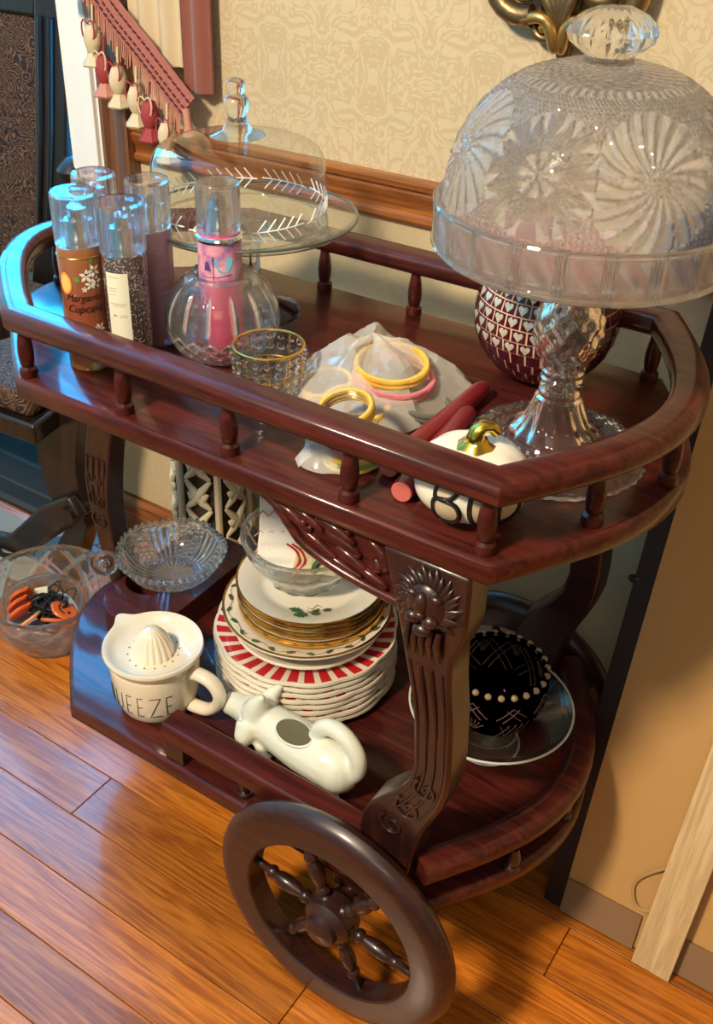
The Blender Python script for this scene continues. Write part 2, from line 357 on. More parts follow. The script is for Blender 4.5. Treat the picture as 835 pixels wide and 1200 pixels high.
def part(mb, name, mats, parent=None, world=False, smooth=35, bevel=0, seg=2, sub=0, label=None, stuff=False):
    """one mesh object; world=True: the mesh was built in world coordinates"""
    if world and parent is not None:
        w = ORG[parent]; mb.v = [(p[0]-w.x, p[1]-w.y, p[2]-w.z) for p in mb.v]
    o = bpy.data.objects.new(name, mb.mesh(name, mats, smooth)); C.objects.link(o)
    if parent is not None: o.parent = parent; ORG[o] = ORG.get(parent, Vector())
    if bevel:
        b = o.modifiers.new('bevel', 'BEVEL'); b.width = bevel; b.segments = seg; b.limit_method = 'ANGLE'; b.angle_limit = radians(40); b.harden_normals = False
    if sub: q = o.modifiers.new('subsurf', 'SUBSURF'); q.levels = q.render_levels = sub
    if label: o['label'] = label
    if stuff: o['kind'] = 'stuff'
    return o
def single(mb, name, mats, label, cat, loc=(0,0,0), rz=0, group=None, smooth=35, bevel=0, rot=None, sub=0):
    o = part(mb, name, mats, None, False, smooth, bevel, 2, sub); o.location = loc; o.rotation_euler = rot or (0,0,rz)
    o['label'] = label; o['category'] = cat
    if group: o['group'] = group
    ORG[o] = Vector(loc); return o
def struct(mb, name, mats, smooth=0, bevel=0):
    o = part(mb, name, mats, None, False, smooth, bevel); o['kind'] = 'structure'; ORG[o] = Vector(); return o
def piece(src, parent, loc=(0,0,0), rot=(0,0,0), scale=None):
    """a copy that shares its mesh"""
    o = src.copy(); C.objects.link(o); o.parent = parent; o.location = loc; o.rotation_euler = rot
    if scale: o.scale = scale
    ORG[o] = ORG.get(parent, Vector()); return o
def smoothpath(pts, n=6, closed=False):
    pts = [Vector(p) for p in pts]; k = len(pts); out = []
    for i in range(k if closed else k-1):
        p0 = pts[i-1] if (i > 0 or closed) else pts[0]; p1 = pts[i]; p2 = pts[(i+1)%k]; p3 = pts[(i+2)%k] if (i+2 < k or closed) else pts[-1]
        for j in range(n):
            t = j/n; out.append(.5*((2*p1)+(p2-p0)*t+(2*p0-5*p1+4*p2-p3)*t*t+(3*p1-p0-3*p2+p3)*t**3))
    if not closed: out.append(pts[-1])
    return out
# ---------------------------------------------------------------- the room
WY = .60                                                # face of the back wall
XL, XR, YF, ZC = -3.0, 2.3, -3.2, 2.5
WX0, WX1, WZ0, WZ1, BY = -2.9, -1.10, .45, 2.35, .95     # window opening and depth of the bay             # window opening
b = MB(); b.box(((XL+XR)/2, (YF+BY)/2, -.03), (XR-XL, BY-YF+.1, .04)); floor = struct(b, 'floor', 'casing')
# oak planks, each its own piece
PW = .085; rows = list(range(-8, 12)); seed = random.Random(3)
joints = {0: -.62, 2: .075, 1: -.21, -1: -1.02, -2: -.16, -3: -.75, 3: -.50}
protos = {}
for r in rows:
    y0 = -.006+PW*r
    x = joints.get(r, -1.4+seed.random()*.5)
    while x > -2.3: x -= .85
    k = 0
    while (x < 1.2 and y0 < WY) or (x < -1.12 and y0 < BY):
        ln = .85; yw = PW-.0012
        key = (round(yw, 4),)
        if key not in protos:
            b = MB(); b.box((0,0,-.005), (ln-.0014, yw, .010)); o = part(b, 'plank', 'plank', floor, bevel=.0008, seg=1, smooth=0); protos[key] = o
        else: o = piece(protos[key], floor)
        o.location = (x+ln/2, y0+PW/2-(PW-.0012-yw)/2, 0); x += ln
# walls
def wallbox(bm, x0, x1, z0, z1, y0=WY, y1=WY+.12, mi=0): bm.box(((x0+x1)/2,(y0+y1)/2,(z0+z1)/2), (x1-x0,y1-y0,z1-z0), mi)
RAIL0, RAIL1 = .79, .855
b = MB(); wallbox(b, WX1, XR, -.05, RAIL0+.03, mi=0); wallbox(b, WX1, XR, RAIL0+.03, ZC, mi=1)
b.box((WX1+.05,(WY+.12+BY)/2,ZC/2),(.10,BY-WY-.12,ZC+.1)); struct(b, 'wall_back', ['wall_plain','wallpaper'])
b = MB()                                                # the bay: wall with the window opening
for (x0,x1,z0,z1) in ((XL,WX0,-.05,ZC),(WX0,WX1-.06,-.05,WZ0),(WX0,WX1-.06,WZ1,ZC),(WX1-.06,WX1,-.05,ZC)): wallbox(b, x0, x1, z0, z1, BY, BY+.12)
struct(b, 'wall_bay', 'wall_plain')
b = MB(); b.box((XL-.06,(YF+BY)/2,1.2),(.12,BY-YF+.2,2.6)); struct(b, 'wall_left', 'wall_plain')
b = MB(); b.box((XR+.06,(YF+BY)/2,1.2),(.12,BY-YF+.2,2.6)); struct(b, 'wall_right', 'wall_plain')
b = MB(); b.box(((XL+XR)/2,YF-.06,1.2),(XR-XL,.12,2.6)); struct(b, 'wall_front', 'wall_plain')
b = MB(); b.box(((XL+XR)/2,(YF+BY)/2,ZC+.05),(XR-XL,BY-YF+.4,.1)); struct(b, 'ceiling', 'ceiling')
# chair rail and baseboard, moulded section
def mould(x0, x1, z0, sec, name, m):
    b = MB(); b.prism(sec, x0, x1, lambda a, z, h: (h, WY-a, z0+z)); return struct(b, name, m, smooth=30)
H = RAIL1-RAIL0
mould(-.965, XR, RAIL0, [(0,0),(.010,0),(.014,.006),(.014,.012),(.009,.016),(.010,.026),(.016,.036),(.018,.046),(.015,.050),(.022,.054),(.024,.062),(.018,H),(0,H)], 'trim_1', 'trim')
mould(-1.10, XR, 0, [(0,0),(.016,0),(.016,.055),(.012,.064),(.013,.070),(.006,.082),(0,.085)], 'baseboard_back', 'trim')
# casing at the corner of the bay, window in its back wall
b = MB(); b.prism([(0,0),(.014,.0),(.020,.014),(.014,.022),(.018,.050),(.026,.062),(.026,.072),(0,.072)], RAIL0-.11, ZC, lambda a, w, h: (-1.033+w, WY-a, h)); struct(b, 'trim_2', 'casing', 30)
b = MB(); b.box((-1.067,WY-.006,ZC/2+.3),(.066,.012,ZC-.6)); b.box((-1.045,WY-.014,ZC/2+.3),(.012,.016,ZC-.6)); b.box((-1.106,WY+.17,ZC/2+.3),(.012,.364,ZC-.6)); struct(b, 'trim_3', 'white_paint', 0, .002)
win = bpy.data.objects.new('window_1', None); C.objects.link(win); win['kind'] = 'structure'; win.location = (WX1, BY, 0); ORG[win] = Vector(win.location)
xm, zm = (WX0+WX1-.06)/2, (WZ0+WZ1)/2; ww, wh = WX1-.06-WX0, WZ1-WZ0
for x in (WX0+.02, xm, WX1-.08): b = MB(); b.box((x,BY+.06,zm),(.04,.04,wh)); part(b, 'sash_post', 'white_paint', win, True, 0)
for z in (WZ0+.02, WZ1-.02): b = MB(); b.box((xm,BY+.06,z),(ww,.038,.04)); part(b, 'sash_rail', 'white_paint', win, True, 0)
for x in (WX0+ww/4, xm+ww/4): b = MB(); b.box((x,BY+.06,zm),(ww/2-.04,.005,wh-.04)); part(b, 'pane', 'clear', win, True, 0)
b = MB(); b.box((xm,BY-.02,WZ0-.015),(ww+.06,.06,.03)); part(b, 'sill', 'white_paint', win, True, 0, bevel=.003)

# ---------------------------------------------------------------- the tea cart
T, B = .738, .2348                                      # tops of the two shelves
DY = .44
cart = thing('tea_cart', 'dark mahogany tea cart with galleried top, carved legs and a large spoked wheel', 'cart', (-.30,.22,0))
def outline(x0, x1, aL, aR, ins=0, n=18, rail=False):
    y0, y1 = ins, DY-ins; pts = [(x0+ins*.4, y0), (x1-ins*.4, y0)]
    for i in range(1, n): 
        t = i/n; pts.append((x1-ins*.4+(aR-ins*.75)*sin(pi*t), y0+(y1-y0)*t))
    pts += [(x1-ins*.4, y1), (x0+ins*.4, y1)]
    for i in range(1, n):
        t = i/n; pts.append((x0+ins*.4-(aL-ins*.75)*sin(pi*t), y1-(y1-y0)*t))
    return pts
def shelf(name, z, th, args):
    b = MB(); rings = []
    for ins, zz in ((.004, z-th), (0, z-th+.004), (0, z-.005), (.002, z-.0012), (.006, z)):
        rings.append([(x, y, zz) for x, y in outline(*args, ins=ins)])
    n = len(rings[0]); vs = [p for r in rings for p in r]; fs = []
    for i in range(len(rings)-1):
        for j in range(n): fs.append((i*n+j, i*n+(j+1)%n, (i+1)*n+(j+1)%n, (i+1)*n+j))
    fs.append(tuple(reversed(range(n)))); fs.append(tuple(range((len(rings)-1)*n, len(rings)*n)))
    b.add(vs, fs); return part(b, name, 'mahogany', cart, True, 50)
TOPA = (-.597, 0, .187, .095); LOWA = (-.591, -.04, .155, .098)
shelf('top_shelf', T, .026, TOPA); shelf('lower_shelf', B, .025, LOWA)
def roundrect(w, h, r, z0, n=4):
    out = []
    for cx, cz, a0 in ((w/2-r, h-r, 0), (-w/2+r, h-r, pi/2), (-w/2+r, r, pi), (w/2-r, r, 1.5*pi)):
        for i in range(n+1): a = a0+pi/2*i/n; out.append((cx+r*cos(a), z0+cz+r*sin(a)))
    return out
b = MB(); b.sweep([(x, y, T) for x, y in outline(*TOPA, ins=.014)], roundrect(.037, .027, .011, .0575), closed=True); part(b, 'gallery_rail', 'mahogany', cart, True, 45)
def baluster_mesh(h):
    b = MB(); s = h/.062
    b.lathe([(.0001,0),(.0095,0),(.0105,.003*s),(.0100,.010*s),(.0065,.0125*s),(.0078,.0150*s),(.0088,.022*s),(.0092,.031*s),(.0082,.042*s),(.0064,.052*s),(.0055,h)], 18); return b
b0 = part(baluster_mesh(.062), 'baluster', 'mahogany', cart)
spots = [(-.590,.015),(-.442,.016),(-.298,.016),(-.154,.015),(-.012,.016),(.048,.112),(.081,.221),(.052,.335),(-.012,.424)]
spots += [(-.182,.424),(-.325,.424),(-.465,.424),(-.590,.424),(-.715,.12),(-.765,.23),(-.712,.325)]
for i, (x, y) in enumerate(spots):
    o = b0 if i == 0 else piece(b0, cart); o.location = Vector((x, y, T))-ORG[cart]
# carved legs
LL = [(.712,-.108),(.690,-.103),(.666,-.096),(.630,-.086),(.595,-.078),(.55,-.068),(.512,-.062),(.455,-.058),(.425,-.063),(.400,-.077),(.380,-.094),(.362,-.108),(.34,-.117),(.315,-.120),(.295,-.118),(.27,-.110),(.2348,-.104)]
RR = [(.712,-.016),(.690,-.015),(.651,-.015),(.630,-.019),(.608,-.027),(.57,-.025),(.523,-.019),(.463,-.016),(.431,-.017),(.400,-.024),(.38,-.032),(.36,-.040),(.331,-.048),(.30,-.052),(.27,-.056),(.2348,-.06)]
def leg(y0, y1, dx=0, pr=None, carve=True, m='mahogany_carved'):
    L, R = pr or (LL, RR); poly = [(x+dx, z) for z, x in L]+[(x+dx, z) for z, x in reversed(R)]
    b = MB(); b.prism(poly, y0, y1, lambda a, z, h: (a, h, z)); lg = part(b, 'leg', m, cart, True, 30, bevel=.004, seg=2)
    if carve:                                           # raised strands that follow the leg, and a scroll at its knee
        def lerp(tab, z):
            for (za, xa), (zb, xb) in zip(tab, tab[1:]):
                if zb <= z <= za: return xb+(xa-xb)*(z-zb)/(za-zb)
            return tab[-1][1]
        zt, zb_ = L[4][0], L[-5][0]
        for t, w in ((.12,.0028),(.34,.0045),(.58,.0045),(.82,.0030)):
            b = MB(); pts = []
            for i in range(15):
                z = zt-.005-(zt-zb_-.04)*i/14; l, r = lerp(L,z)+dx, lerp(R,z)+dx; pts.append((l+(r-l)*t, y0, z))
            b.tube(pts, [w*(.5+.5*sin(pi*min(1,(i+1.5)/8))) for i in range(15)], 6); part(b, 'carved_strand', m, lg, True, 60)
        b = MB()
        for k, (zc, s) in enumerate(((zb_+.085,.016),(zb_+.045,.018),(zb_+.008,.017))):
            l, r = lerp(L,zc)+dx, lerp(R,zc)+dx; xc = l+(r-l)*.52
            pts = [(xc+s*(1-i/22)*cos(2.2+i*.42), y0-.0005, zc+s*(1-i/22)*sin(2.2+i*.42)) for i in range(20)]
            b.tube(pts, [.0034*(1-i/28) for i in range(20)], 6)
        part(b, 'knee_scroll', m, lg, True, 60)
    return lg
fl = leg(.003, .045)
# lion mask on the front leg head
b = MB(); cx, cz, y = -.060, .668, .002
b.ball((cx+.004, y, cz), (.017,.011,.020), 16, 10); b.ball((cx+.003, y-.009, cz+.004), (.0052,.007,.011), 10, 8)      # face, nose bridge
b.ball((cx-.006, y-.006, cz+.010), (.0055,.0045,.0035), 10, 6); b.ball((cx+.013, y-.006, cz+.011), (.0055,.0045,.0035), 10, 6)   # brows
b.ball((cx-.003, y-.009, cz-.009), (.0065,.006,.0055), 10, 6); b.ball((cx+.011, y-.009, cz-.009), (.0065,.006,.0055), 10, 6)     # muzzle
b.ball((cx+.004, y-.013, cz-.003), (.0042,.0035,.003), 8, 6); b.ball((cx+.004, y-.006, cz-.021), (.008,.007,.006), 10, 6)        # nose tip, chin
mx = Matrix.Translation((cx+.004,y,cz)) @ Matrix.Diagonal((1.3,1.15,1.25,1)) @ Matrix.Translation((-cx-.004,-y,-cz)); b.xf(mx)
part(b, 'lion_mask', 'mahogany_carved', fl, True, 80)
b = MB()
for k in range(27):
    a = radians(-66+k*312/26); r0, r1 = .017, .034+.005*(k%2)
    pts = [(cx+.004+(r0+(r1-r0)*t)*cos(a+.25*t), y-.002+.003*t, cz+.002+(r0+(r1-r0)*t)*1.05*sin(a+.25*t)) for t in (0,.3,.6,1)]
    b.tube(pts, [.0030,.0042,.0032,.0008], 6)
for k in range(5):
    x0 = cx-.012+k*.008; b.tube([(x0, y-.003, cz-.026), (x0-.001, y-.005, cz-.042), (x0-.002+.001*k, y-.003, cz-.062)], [.003,.0042,.0015], 6)
part(b, 'lion_mane', 'mahogany_carved', fl, True, 80)
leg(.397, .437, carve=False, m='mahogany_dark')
PL = ([(.712,-.735),(.66,-.728),(.60,-.735),(.523,-.755),(.47,-.768),(.418,-.776),(.38,-.775),(.341,-.770),(.30,-.762),(.26,-.752),(.21,-.742),(.12,-.735)],
      [(.712,-.668),(.66,-.672),(.60,-.688),(.523,-.706),(.47,-.718),(.418,-.727),(.38,-.731),(.341,-.730),(.30,-.726),(.26,-.718),(.21,-.708),(.12,-.70)])
ll = leg(.235, .272, pr=PL)
b = MB(); b.lathe([(.0001,.0),(.016,.0),(.018,.010),(.016,.02),(.010,.026),(.012,.05),(.020,.09),(.0165,.12)], 20); o = part(b, 'leg_foot', 'mahogany_dark', cart); o.location = Vector((-.720,.254,0))-ORG[cart]
# carved apron bracket below the top shelf
apl = smoothpath([(-.268,0,.712),(-.240,0,.700),(-.222,0,.681),(-.205,0,.665),(-.17,0,.653),(-.13,0,.646),(-.092,0,.643)], 4)
b = MB(); b.prism([(-.092,.7125)]+[(p.x, p.z) for p in apl], .016, .036, lambda a, z, h: (a, h, z)); ap = part(b, 'apron', 'mahogany', cart, True, 30)
b = MB(); b.tube([(p.x, .013, p.z+.002) for p in apl], .0052, 8); part(b, 'apron_edge', 'mahogany', ap, True, 60)
b = MB()
for pts, w in (([(-.245,.704),(-.225,.699),(-.208,.690),(-.196,.682)],.0055), ([(-.225,.706),(-.20,.700),(-.182,.690)],.005), ([(-.21,.684),(-.19,.676),(-.175,.668),(-.165,.664)],.005),
               ([(-.19,.704),(-.165,.699),(-.145,.690)],.0062), ([(-.178,.694),(-.155,.688),(-.138,.678)],.0062), ([(-.165,.680),(-.145,.672),(-.128,.662)],.0055), ([(-.185,.668),(-.16,.66),(-.135,.654)],.004),
               ([(-.128,.702),(-.116,.694),(-.108,.682),(-.112,.672)],.0055), ([(-.14,.667),(-.12,.660),(-.106,.654)],.005), ([(-.122,.684),(-.116,.676),(-.122,.668)],.005)):
    p = smoothpath([(x, .014, z) for x, z in pts], 5); n = len(p); b.tube(p, [w*(.35+.75*sin(pi*(i+.6)/(n+.2))) for i in range(n)], 7)
for i in range(9): a = 2*pi*i/9; b.ball((-.205+.009*cos(a), .015, .692+.007*sin(a)), (.0036,.004,.0036), 8, 6)
b.ball((-.205,.013,.692), (.005,.005,.005), 8, 6); b.ball((-.152,.012,.703), (.004,.004,.004), 8, 6)
part(b, 'leaf_carving', 'mahogany', ap, True, 80)
# lower gallery: half front rail, end rail, posts
b = MB(); b.prism(roundrect(.036, .033, .006, .2645), -.421, -.108, lambda a, z, h: (h, .021-a, z)); part(b, 'lower_rail', 'mahogany', cart, True, 40)
b = MB(); b.box((-.405,.021,.2497),(.030,.030,.030)); part(b, 'rail_post', 'mahogany_dark', cart, True, 0, bevel=.002)
pts = [(x, y, B) for x, y in outline(-.591, -.04, .155, .098, ins=.014)][1:20]
b = MB(); b.sweep(pts, roundrect(.036, .030, .012, .034)); part(b, 'end_rail', 'mahogany', cart, True, 45)
b1 = part(baluster_mesh(.036), 'short_baluster', 'mahogany_dark', cart)
for i, (x, y) in enumerate(((-.298,.019),(-.185,.019),(.026,.112),(.044,.22),(.020,.33))):
    o = b1 if i == 0 else piece(b1, cart); o.location = Vector((x, y, B))-ORG[cart]
# bottle rack on the lower shelf: thick board with round holes
b = MB(); hx, hy, n = -.652, .232, 32; z0, z1 = B, B+.045
outer = [(-.565,.385),(-.690,.385)]+[(-.6275-.0625*cos(a), .19-.055*sin(a)) for a in [pi*i/14 for i in range(15)]]
def boardhole(b, outer, hc, hr, z0, z1):
    bm = bmesh.new(); m = 40
    def ring(z): return [bm.verts.new((x, y, z)) for x, y in outer], [bm.verts.new((hc[0]+hr*cos(2*pi*i/m), hc[1]+hr*sin(2*pi*i/m), z)) for i in range(m)]
    o0, h0 = ring(z0); o1, h1 = ring(z1)
    for o, h in ((o0,h0),(o1,h1)):
        es = [bm.edges.new((o[i], o[(i+1)%len(o)])) for i in range(len(o))]+[bm.edges.new((h[i], h[(i+1)%m])) for i in range(m)]
        bmesh.ops.triangle_fill(bm, edges=es, use_beauty=True)
    for i in range(len(outer)): bm.faces.new((o0[i], o0[(i+1)%len(outer)], o1[(i+1)%len(outer)], o1[i]))
    for i in range(m): bm.faces.new((h0[(i+1)%m], h0[i], h1[i], h1[(i+1)%m]))
    bm.verts.index_update(); b.add([v.co[:] for v in bm.verts], [[v.index for v in f.verts] for f in bm.faces]); bm.free()
boardhole(b, outer, (hx, hy), .037, z0+.0005, z1); part(b, 'bottle_rack', 'mahogany', cart, True, 30, bevel=.003)
# wheels
def wheel(yc, sgn):
    b = MB(); prof = []
    for r, y in ((.115,.014),(.117,.016),(.146,.0165),(.156,.014),(.163,.008),(.166,0),(.163,-.008),(.156,-.014),(.146,-.0165),(.117,-.016),(.115,-.014),(.115,.014)): prof.append((r, y))
    R = Matrix.Rotation(pi/2, 4, 'X'); c = Matrix.Translation((-.137, yc, .166))
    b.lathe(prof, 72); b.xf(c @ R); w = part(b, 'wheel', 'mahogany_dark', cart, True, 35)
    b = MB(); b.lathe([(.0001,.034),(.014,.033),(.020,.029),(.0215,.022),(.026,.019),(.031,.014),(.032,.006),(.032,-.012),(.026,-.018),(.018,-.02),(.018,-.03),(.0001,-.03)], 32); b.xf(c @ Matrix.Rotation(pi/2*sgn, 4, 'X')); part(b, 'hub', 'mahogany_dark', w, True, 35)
    sp = MB(); sp.lathe([(.0001,.018),(.009,.018),(.010,.030),(.0065,.034),(.0088,.038),(.0088,.042),(.006,.046),(.0088,.058),(.0098,.068),(.0085,.078),(.006,.084),(.0085,.088),(.0085,.092),(.0055,.097),(.0048,.118)], 14)
    s0 = None
    for k in range(6):
        mtx = Matrix.Rotation(radians(9+60*k), 4, 'Y') @ Matrix.Rotation(pi/2, 4, 'Y')
        if s0 is None: s0 = part(sp, 'spoke', 'mahogany_dark', w, False, 40); o = s0
        else: o = piece(s0, w)
        o.location = Vector((-.137, yc, .166))-ORG[cart]; o.rotation_euler = mtx.to_euler()
wheel(-.0205, 1); wheel(.4605, -1)
b = MB(); b.tube([(-.137,-.002,.166),(-.137,.442,.166)], .0125, 16); part(b, 'axle', 'mahogany_dark', cart, True)
for y in (.03,.41): b = MB(); b.box((-.137,y,.190),(.05,.03,.0396+.0)); part(b, 'axle_block', 'mahogany_dark', cart, True, 0, bevel=.003)
# ---------------------------------------------------------------- print helpers
def wrap(b, pts, r, phi, mi=0, off=.0004, rf=None):
    """flat shape (s right, z up) laid on an upright round body"""
    vs = [((rf(z) if rf else r)+off, s, z) for s, z in pts]
    vs = [(R*cos(phi+s/R), R*sin(phi+s/R), z) for R, s, z in vs]
    return b.add(vs, [tuple(range(len(vs)))], mi)
def strokes(b, lines, r, phi, w, mi=0, rf=None, n=5, off=0, org=(0,0)):
    for ln in lines:
        out = []
        for (s0, z0), (s1, z1) in zip(ln, ln[1:]):
            k = max(1, int(hypot(s1-s0, z1-z0)/.003))
            out += [(s0+(s1-s0)*i/k, z0+(z1-z0)*i/k) for i in range(k)]
        out.append(ln[-1]); pts = []
        for s, z in out:
            R = (rf(z) if rf else r)+off; pts.append((org[0]+R*cos(phi+s/R), org[1]+R*sin(phi+s/R), z))
        b.tube(pts, w, n, mi)
def text_mesh(txt, size, shear=0.0):
    cu = bpy.data.curves.new('text', 'FONT'); cu.body = txt; cu.size = size; cu.shear = shear; cu.align_x = 'CENTER'; cu.resolution_u = 3
    o = bpy.data.objects.new('text', cu); C.objects.link(o); dg = bpy.context.evaluated_depsgraph_get(); dg.update()
    me = bpy.data.meshes.new_from_object(o.evaluated_get(dg)); vs = [v.co[:] for v in me.vertices]; fs = [tuple(p.vertices) for p in me.polygons]
    bpy.data.objects.remove(o); bpy.data.curves.remove(cu); bpy.data.meshes.remove(me); return vs, fs
PHI = lambda x, y: atan2(CAM[1]-y, CAM[0]-x)            # which way a thing's front faces
# ---------------------------------------------------------------- mist bottles on the top shelf
def mist_bottle(loc, label, liquid, h=.200, r=.0245, group=None, ribbed=False, base=T):
    t = thing('mist_bottle', label, 'bottle', (loc[0], loc[1], base), 0, 'mist bottles on the top shelf')
    hb = h*.715
    b = MB(); b.lathe([(.0001,.001),(r*.9,.0),(r,.003),(r,.008),(r*.985,.012),(r,.016),(r,hb-.006),(r*.95,hb-.001),(r*.70,hb),(.0001,hb)], 40); part(b, 'bottle_body', liquid, t, smooth=40)
    b = MB(); b.lathe([(r*.55,hb),(r*.55,hb+.008),(r*.52,hb+.009),(r*.52,hb+.026),(r*.50,hb+.0275),(r*.36,hb+.028),(r*.36,hb+.038),(r*.33,hb+.040),(.0001,hb+.040)], 28); part(b, 'spray_pump', 'chrome', t, smooth=40)
    b = MB()
    fn = (lambda R, z, a: (R*(1+.03*sin(16*a)) if R > r*.5 else R, z)) if ribbed else None
    b.lathe([(r*.72,hb+.0005),(r*1.0,hb+.001),(r*1.02,hb+.004),(r*1.02,h-.004),(r*.99,h-.001),(r*.95,h),(.0001,h),(.0001,h-.004),(r*.94,h-.004),(r*.945,h-.006),(r*.945,hb+.004),(r*.72,hb+.0035)], 48 if not ribbed else 64, fn=fn); part(b, 'clear_cap', 'bottle_glass', t, smooth=40)
    return t, hb, r
A = (-.556,.080); t, hb, r = mist_bottle(A, 'amber mist bottle with white blossoms and orange slices printed around its script name', 'mist_orange', .204, .0250)
ph = PHI(*A)
def blossom(b, s, z, R, k=5, a0=0):
    for i in range(k):
        a = a0+2*pi*i/k; c, q = cos(a), sin(a); w = R*.24
        wrap(b, [(s, z), (s+c*R*.5-q*w, z+q*R*.5+c*w), (s+c*R, z+q*R), (s+c*R*.5+q*w, z+q*R*.5-c*w)], r, ph, 0, .0006)
for s, z, R, a in ((.004,.116,.0085,.2),(.013,.121,.0085,.7),(.008,.106,.007,.4),(.0145,.108,.008,.1),(.009,.048,.0085,.3),(.014,.053,.0075,.9),(.006,.042,.006,.5),(.001,.101,.004,.2)): b = MB(); blossom(b, s, z, R, 5, a); part(b, 'blossom_print', 'white_petal', t)
b = MB()
for s, z, R, a in ((-.003,.110,.010,2.6),(.010,.129,.009,1.4),(-.006,.052,.013,3.0),(-.002,.042,.010,3.5),(-.020,.052,.006,2)):
    c, q = cos(a), sin(a); wrap(b, [(s,z),(s+c*R*.4-q*R*.35,z+q*R*.4+c*R*.35),(s+c*R,z+q*R),(s+c*R*.4+q*R*.35,z+q*R*.4-c*R*.35)], r, ph, 0, .0005)
part(b, 'leaf_print', 'leaf_print', t)
b = MB()
def disc(b, s, z, R, mi, off, sy=1, a0=0, a1=2*pi): wrap(b, [(s+R*cos(a0+(a1-a0)*i/20), z+R*sy*sin(a0+(a1-a0)*i/20)) for i in range(20)], r, ph, mi, off)
disc(b, .013, .033, .012, 0, .0004, 1.0); disc(b, -.021, .107, .008, 0, .0004, 1.6); disc(b, -.021, .107, .0062, 1, .0005, 1.6)
part(b, 'orange_print', ['orange_print','orange_pale'], t)
b = MB()
for txt, z, sc in (('Margarita', .087, .0108), ('Cupcake', .074, .0115)):
    vs, fs = text_mesh(txt, sc, .35); vs = [((r+.0007)*cos(ph+(x-.001)/r), (r+.0007)*sin(ph+(x-.001)/r), z+y*1.15) for x, y, _ in vs]; b.add(vs, fs)
part(b, 'script_lettering', 'ink', t, smooth=0)
b = MB(); b.torus((0,0,hb-.010), r+.0003, .0005, 48, 5); part(b, 'gold_line', 'gold', t)
Bp = (-.509,.100); t, hb, r = mist_bottle(Bp, 'black glitter mist bottle with a cream text label, second from the left', 'mist_black', .197, .0245, ribbed=True)
ph = PHI(*Bp); b = MB(); n = 8
vs = []; fs = []
for i in range(n+1):
    s = -.024+.026*i/n; a = ph+s/r
    vs += [((r+.0004)*cos(a), (r+.0004)*sin(a), z) for z in (.012, .124)]
fs = [(2*i, 2*i+2, 2*i+3, 2*i+1) for i in range(n)]; b.add(vs, fs)
for z, s0, s1, w in ((.119,-.021,-.008,.0005),(.106,-.021,-.011,.0006),(.103,-.021,-.012,.0004),(.099,-.021,-.013,.0004),(.0885,-.021,-.001,.0006),(.0860,-.018,-.003,.0005),(.0750,-.010,-.002,.0005),(.0730,-.010,-.002,.0005),(.0745,-.018,-.014,.0016),(.043,-.018,-.008,.0004),(.040,-.018,-.006,.0004),(.037,-.018,-.007,.0004),(.034,-.016,-.006,.0004),(.031,-.016,-.008,.0004)):
    strokes(b, [[(s0,z),(s1,z)]], r, ph, w*.7, 1, None, 4, .0004)
part(b, 'text_label', ['label','label_ink'], t)
Cp = (-.536,.172); t, hb, r = mist_bottle(Cp, 'mauve mist bottle with fine print, standing behind the glitter one', 'mist_mauve', .199, .0245)
ph = PHI(*Cp); b = MB()
for i, z in enumerate((.118,.112,.102,.090,.080,.070)): strokes(b, [[(.004,z),(.017,z+.001)]], r, ph, .0006, 0, None, 4, .0004)
part(b, 'fine_print', 'label_ink', t)
mist_bottle((-.600,.152), 'plum mist bottle mostly hidden behind the amber one', 'mist_plum', .199, .0245)
Ep = (-.452,.194); t, hb, r = mist_bottle(Ep, 'hot pink mist bottle standing inside the round crystal vase', 'mist_pink', .196, .0245, base=T+.010)
ph = PHI(*Ep); b = MB(); b.lathe([(r+.0004,.082),(r+.0004,hb-.008)], 40); part(b, 'wrap_label', 'pink_label', t)
b = MB(); wrap(b, [(.004+.010*cos(a)*(1+.2*sin(3*a)), .108+.011*sin(a)*(1+.15*cos(2*a))) for a in [2*pi*i/18 for i in range(18)]], r, ph, 0, .0008)
wrap(b, [(-.020,.100),(-.011,.100),(-.0135,.111),(-.0175,.111)], r, ph, 1, .0008); strokes(b, [[(-.008,.090),(-.008,.118)],[(-.021,.119),(-.009,.116),(-.009,.112)],[(-.022,.092),(-.004,.093),(.012,.096)]], r, ph, .0005, 1, None, 4, .0006)
part(b, 'label_print', ['cyan_print','navy_print'], t)
b = MB(); b.torus((0,0,hb-.006), r*.99, .0035, 40, 8); part(b, 'neck_ring', 'chrome', t)

# ---------------------------------------------------------------- round crystal vase with facets
def cutshell(prof, n, depth, fn, lim=.42):
    """outer wall with cut relief fn(u=angle, t=0..1) (depth inwards), closed by a smooth inner wall"""
    b = MB(); m = len(prof)
    ln = [0]
    for (r0, z0), (r1, z1) in zip(prof, prof[1:]): ln.append(ln[-1]+hypot(r1-r0, z1-z0))
    tt = [q/ln[-1] for q in ln]; k = [-1]
    def f(r, z, a):
        k[0] += 1; i = k[0]//n; return (r-depth*fn(a, tt[i]), z)
    def mf(i, j): return 1 if fn(2*pi*(j+.5)/n, (tt[i]+tt[i+1])/2) > lim else 0
    b.lathe(prof, n, fn=f, mfn=mf); return b
def dense(prof, k):
    """resample a profile curve evenly"""
    p = smoothpath([(r, 0, z) for r, z in prof], 10); ln = [0]
    for a, c in zip(p, p[1:]): ln.append(ln[-1]+(c-a).length)
    out = []; j = 0
    for i in range(k):
        d = ln[-1]*i/(k-1)
        while j < len(p)-2 and ln[j+1] < d: j += 1
        q = (d-ln[j])/max(1e-9, ln[j+1]-ln[j]); v = p[j].lerp(p[j+1], q); out.append((v.x, v.z))
    return out
tri = lambda x: abs((x % 1)*2-1)
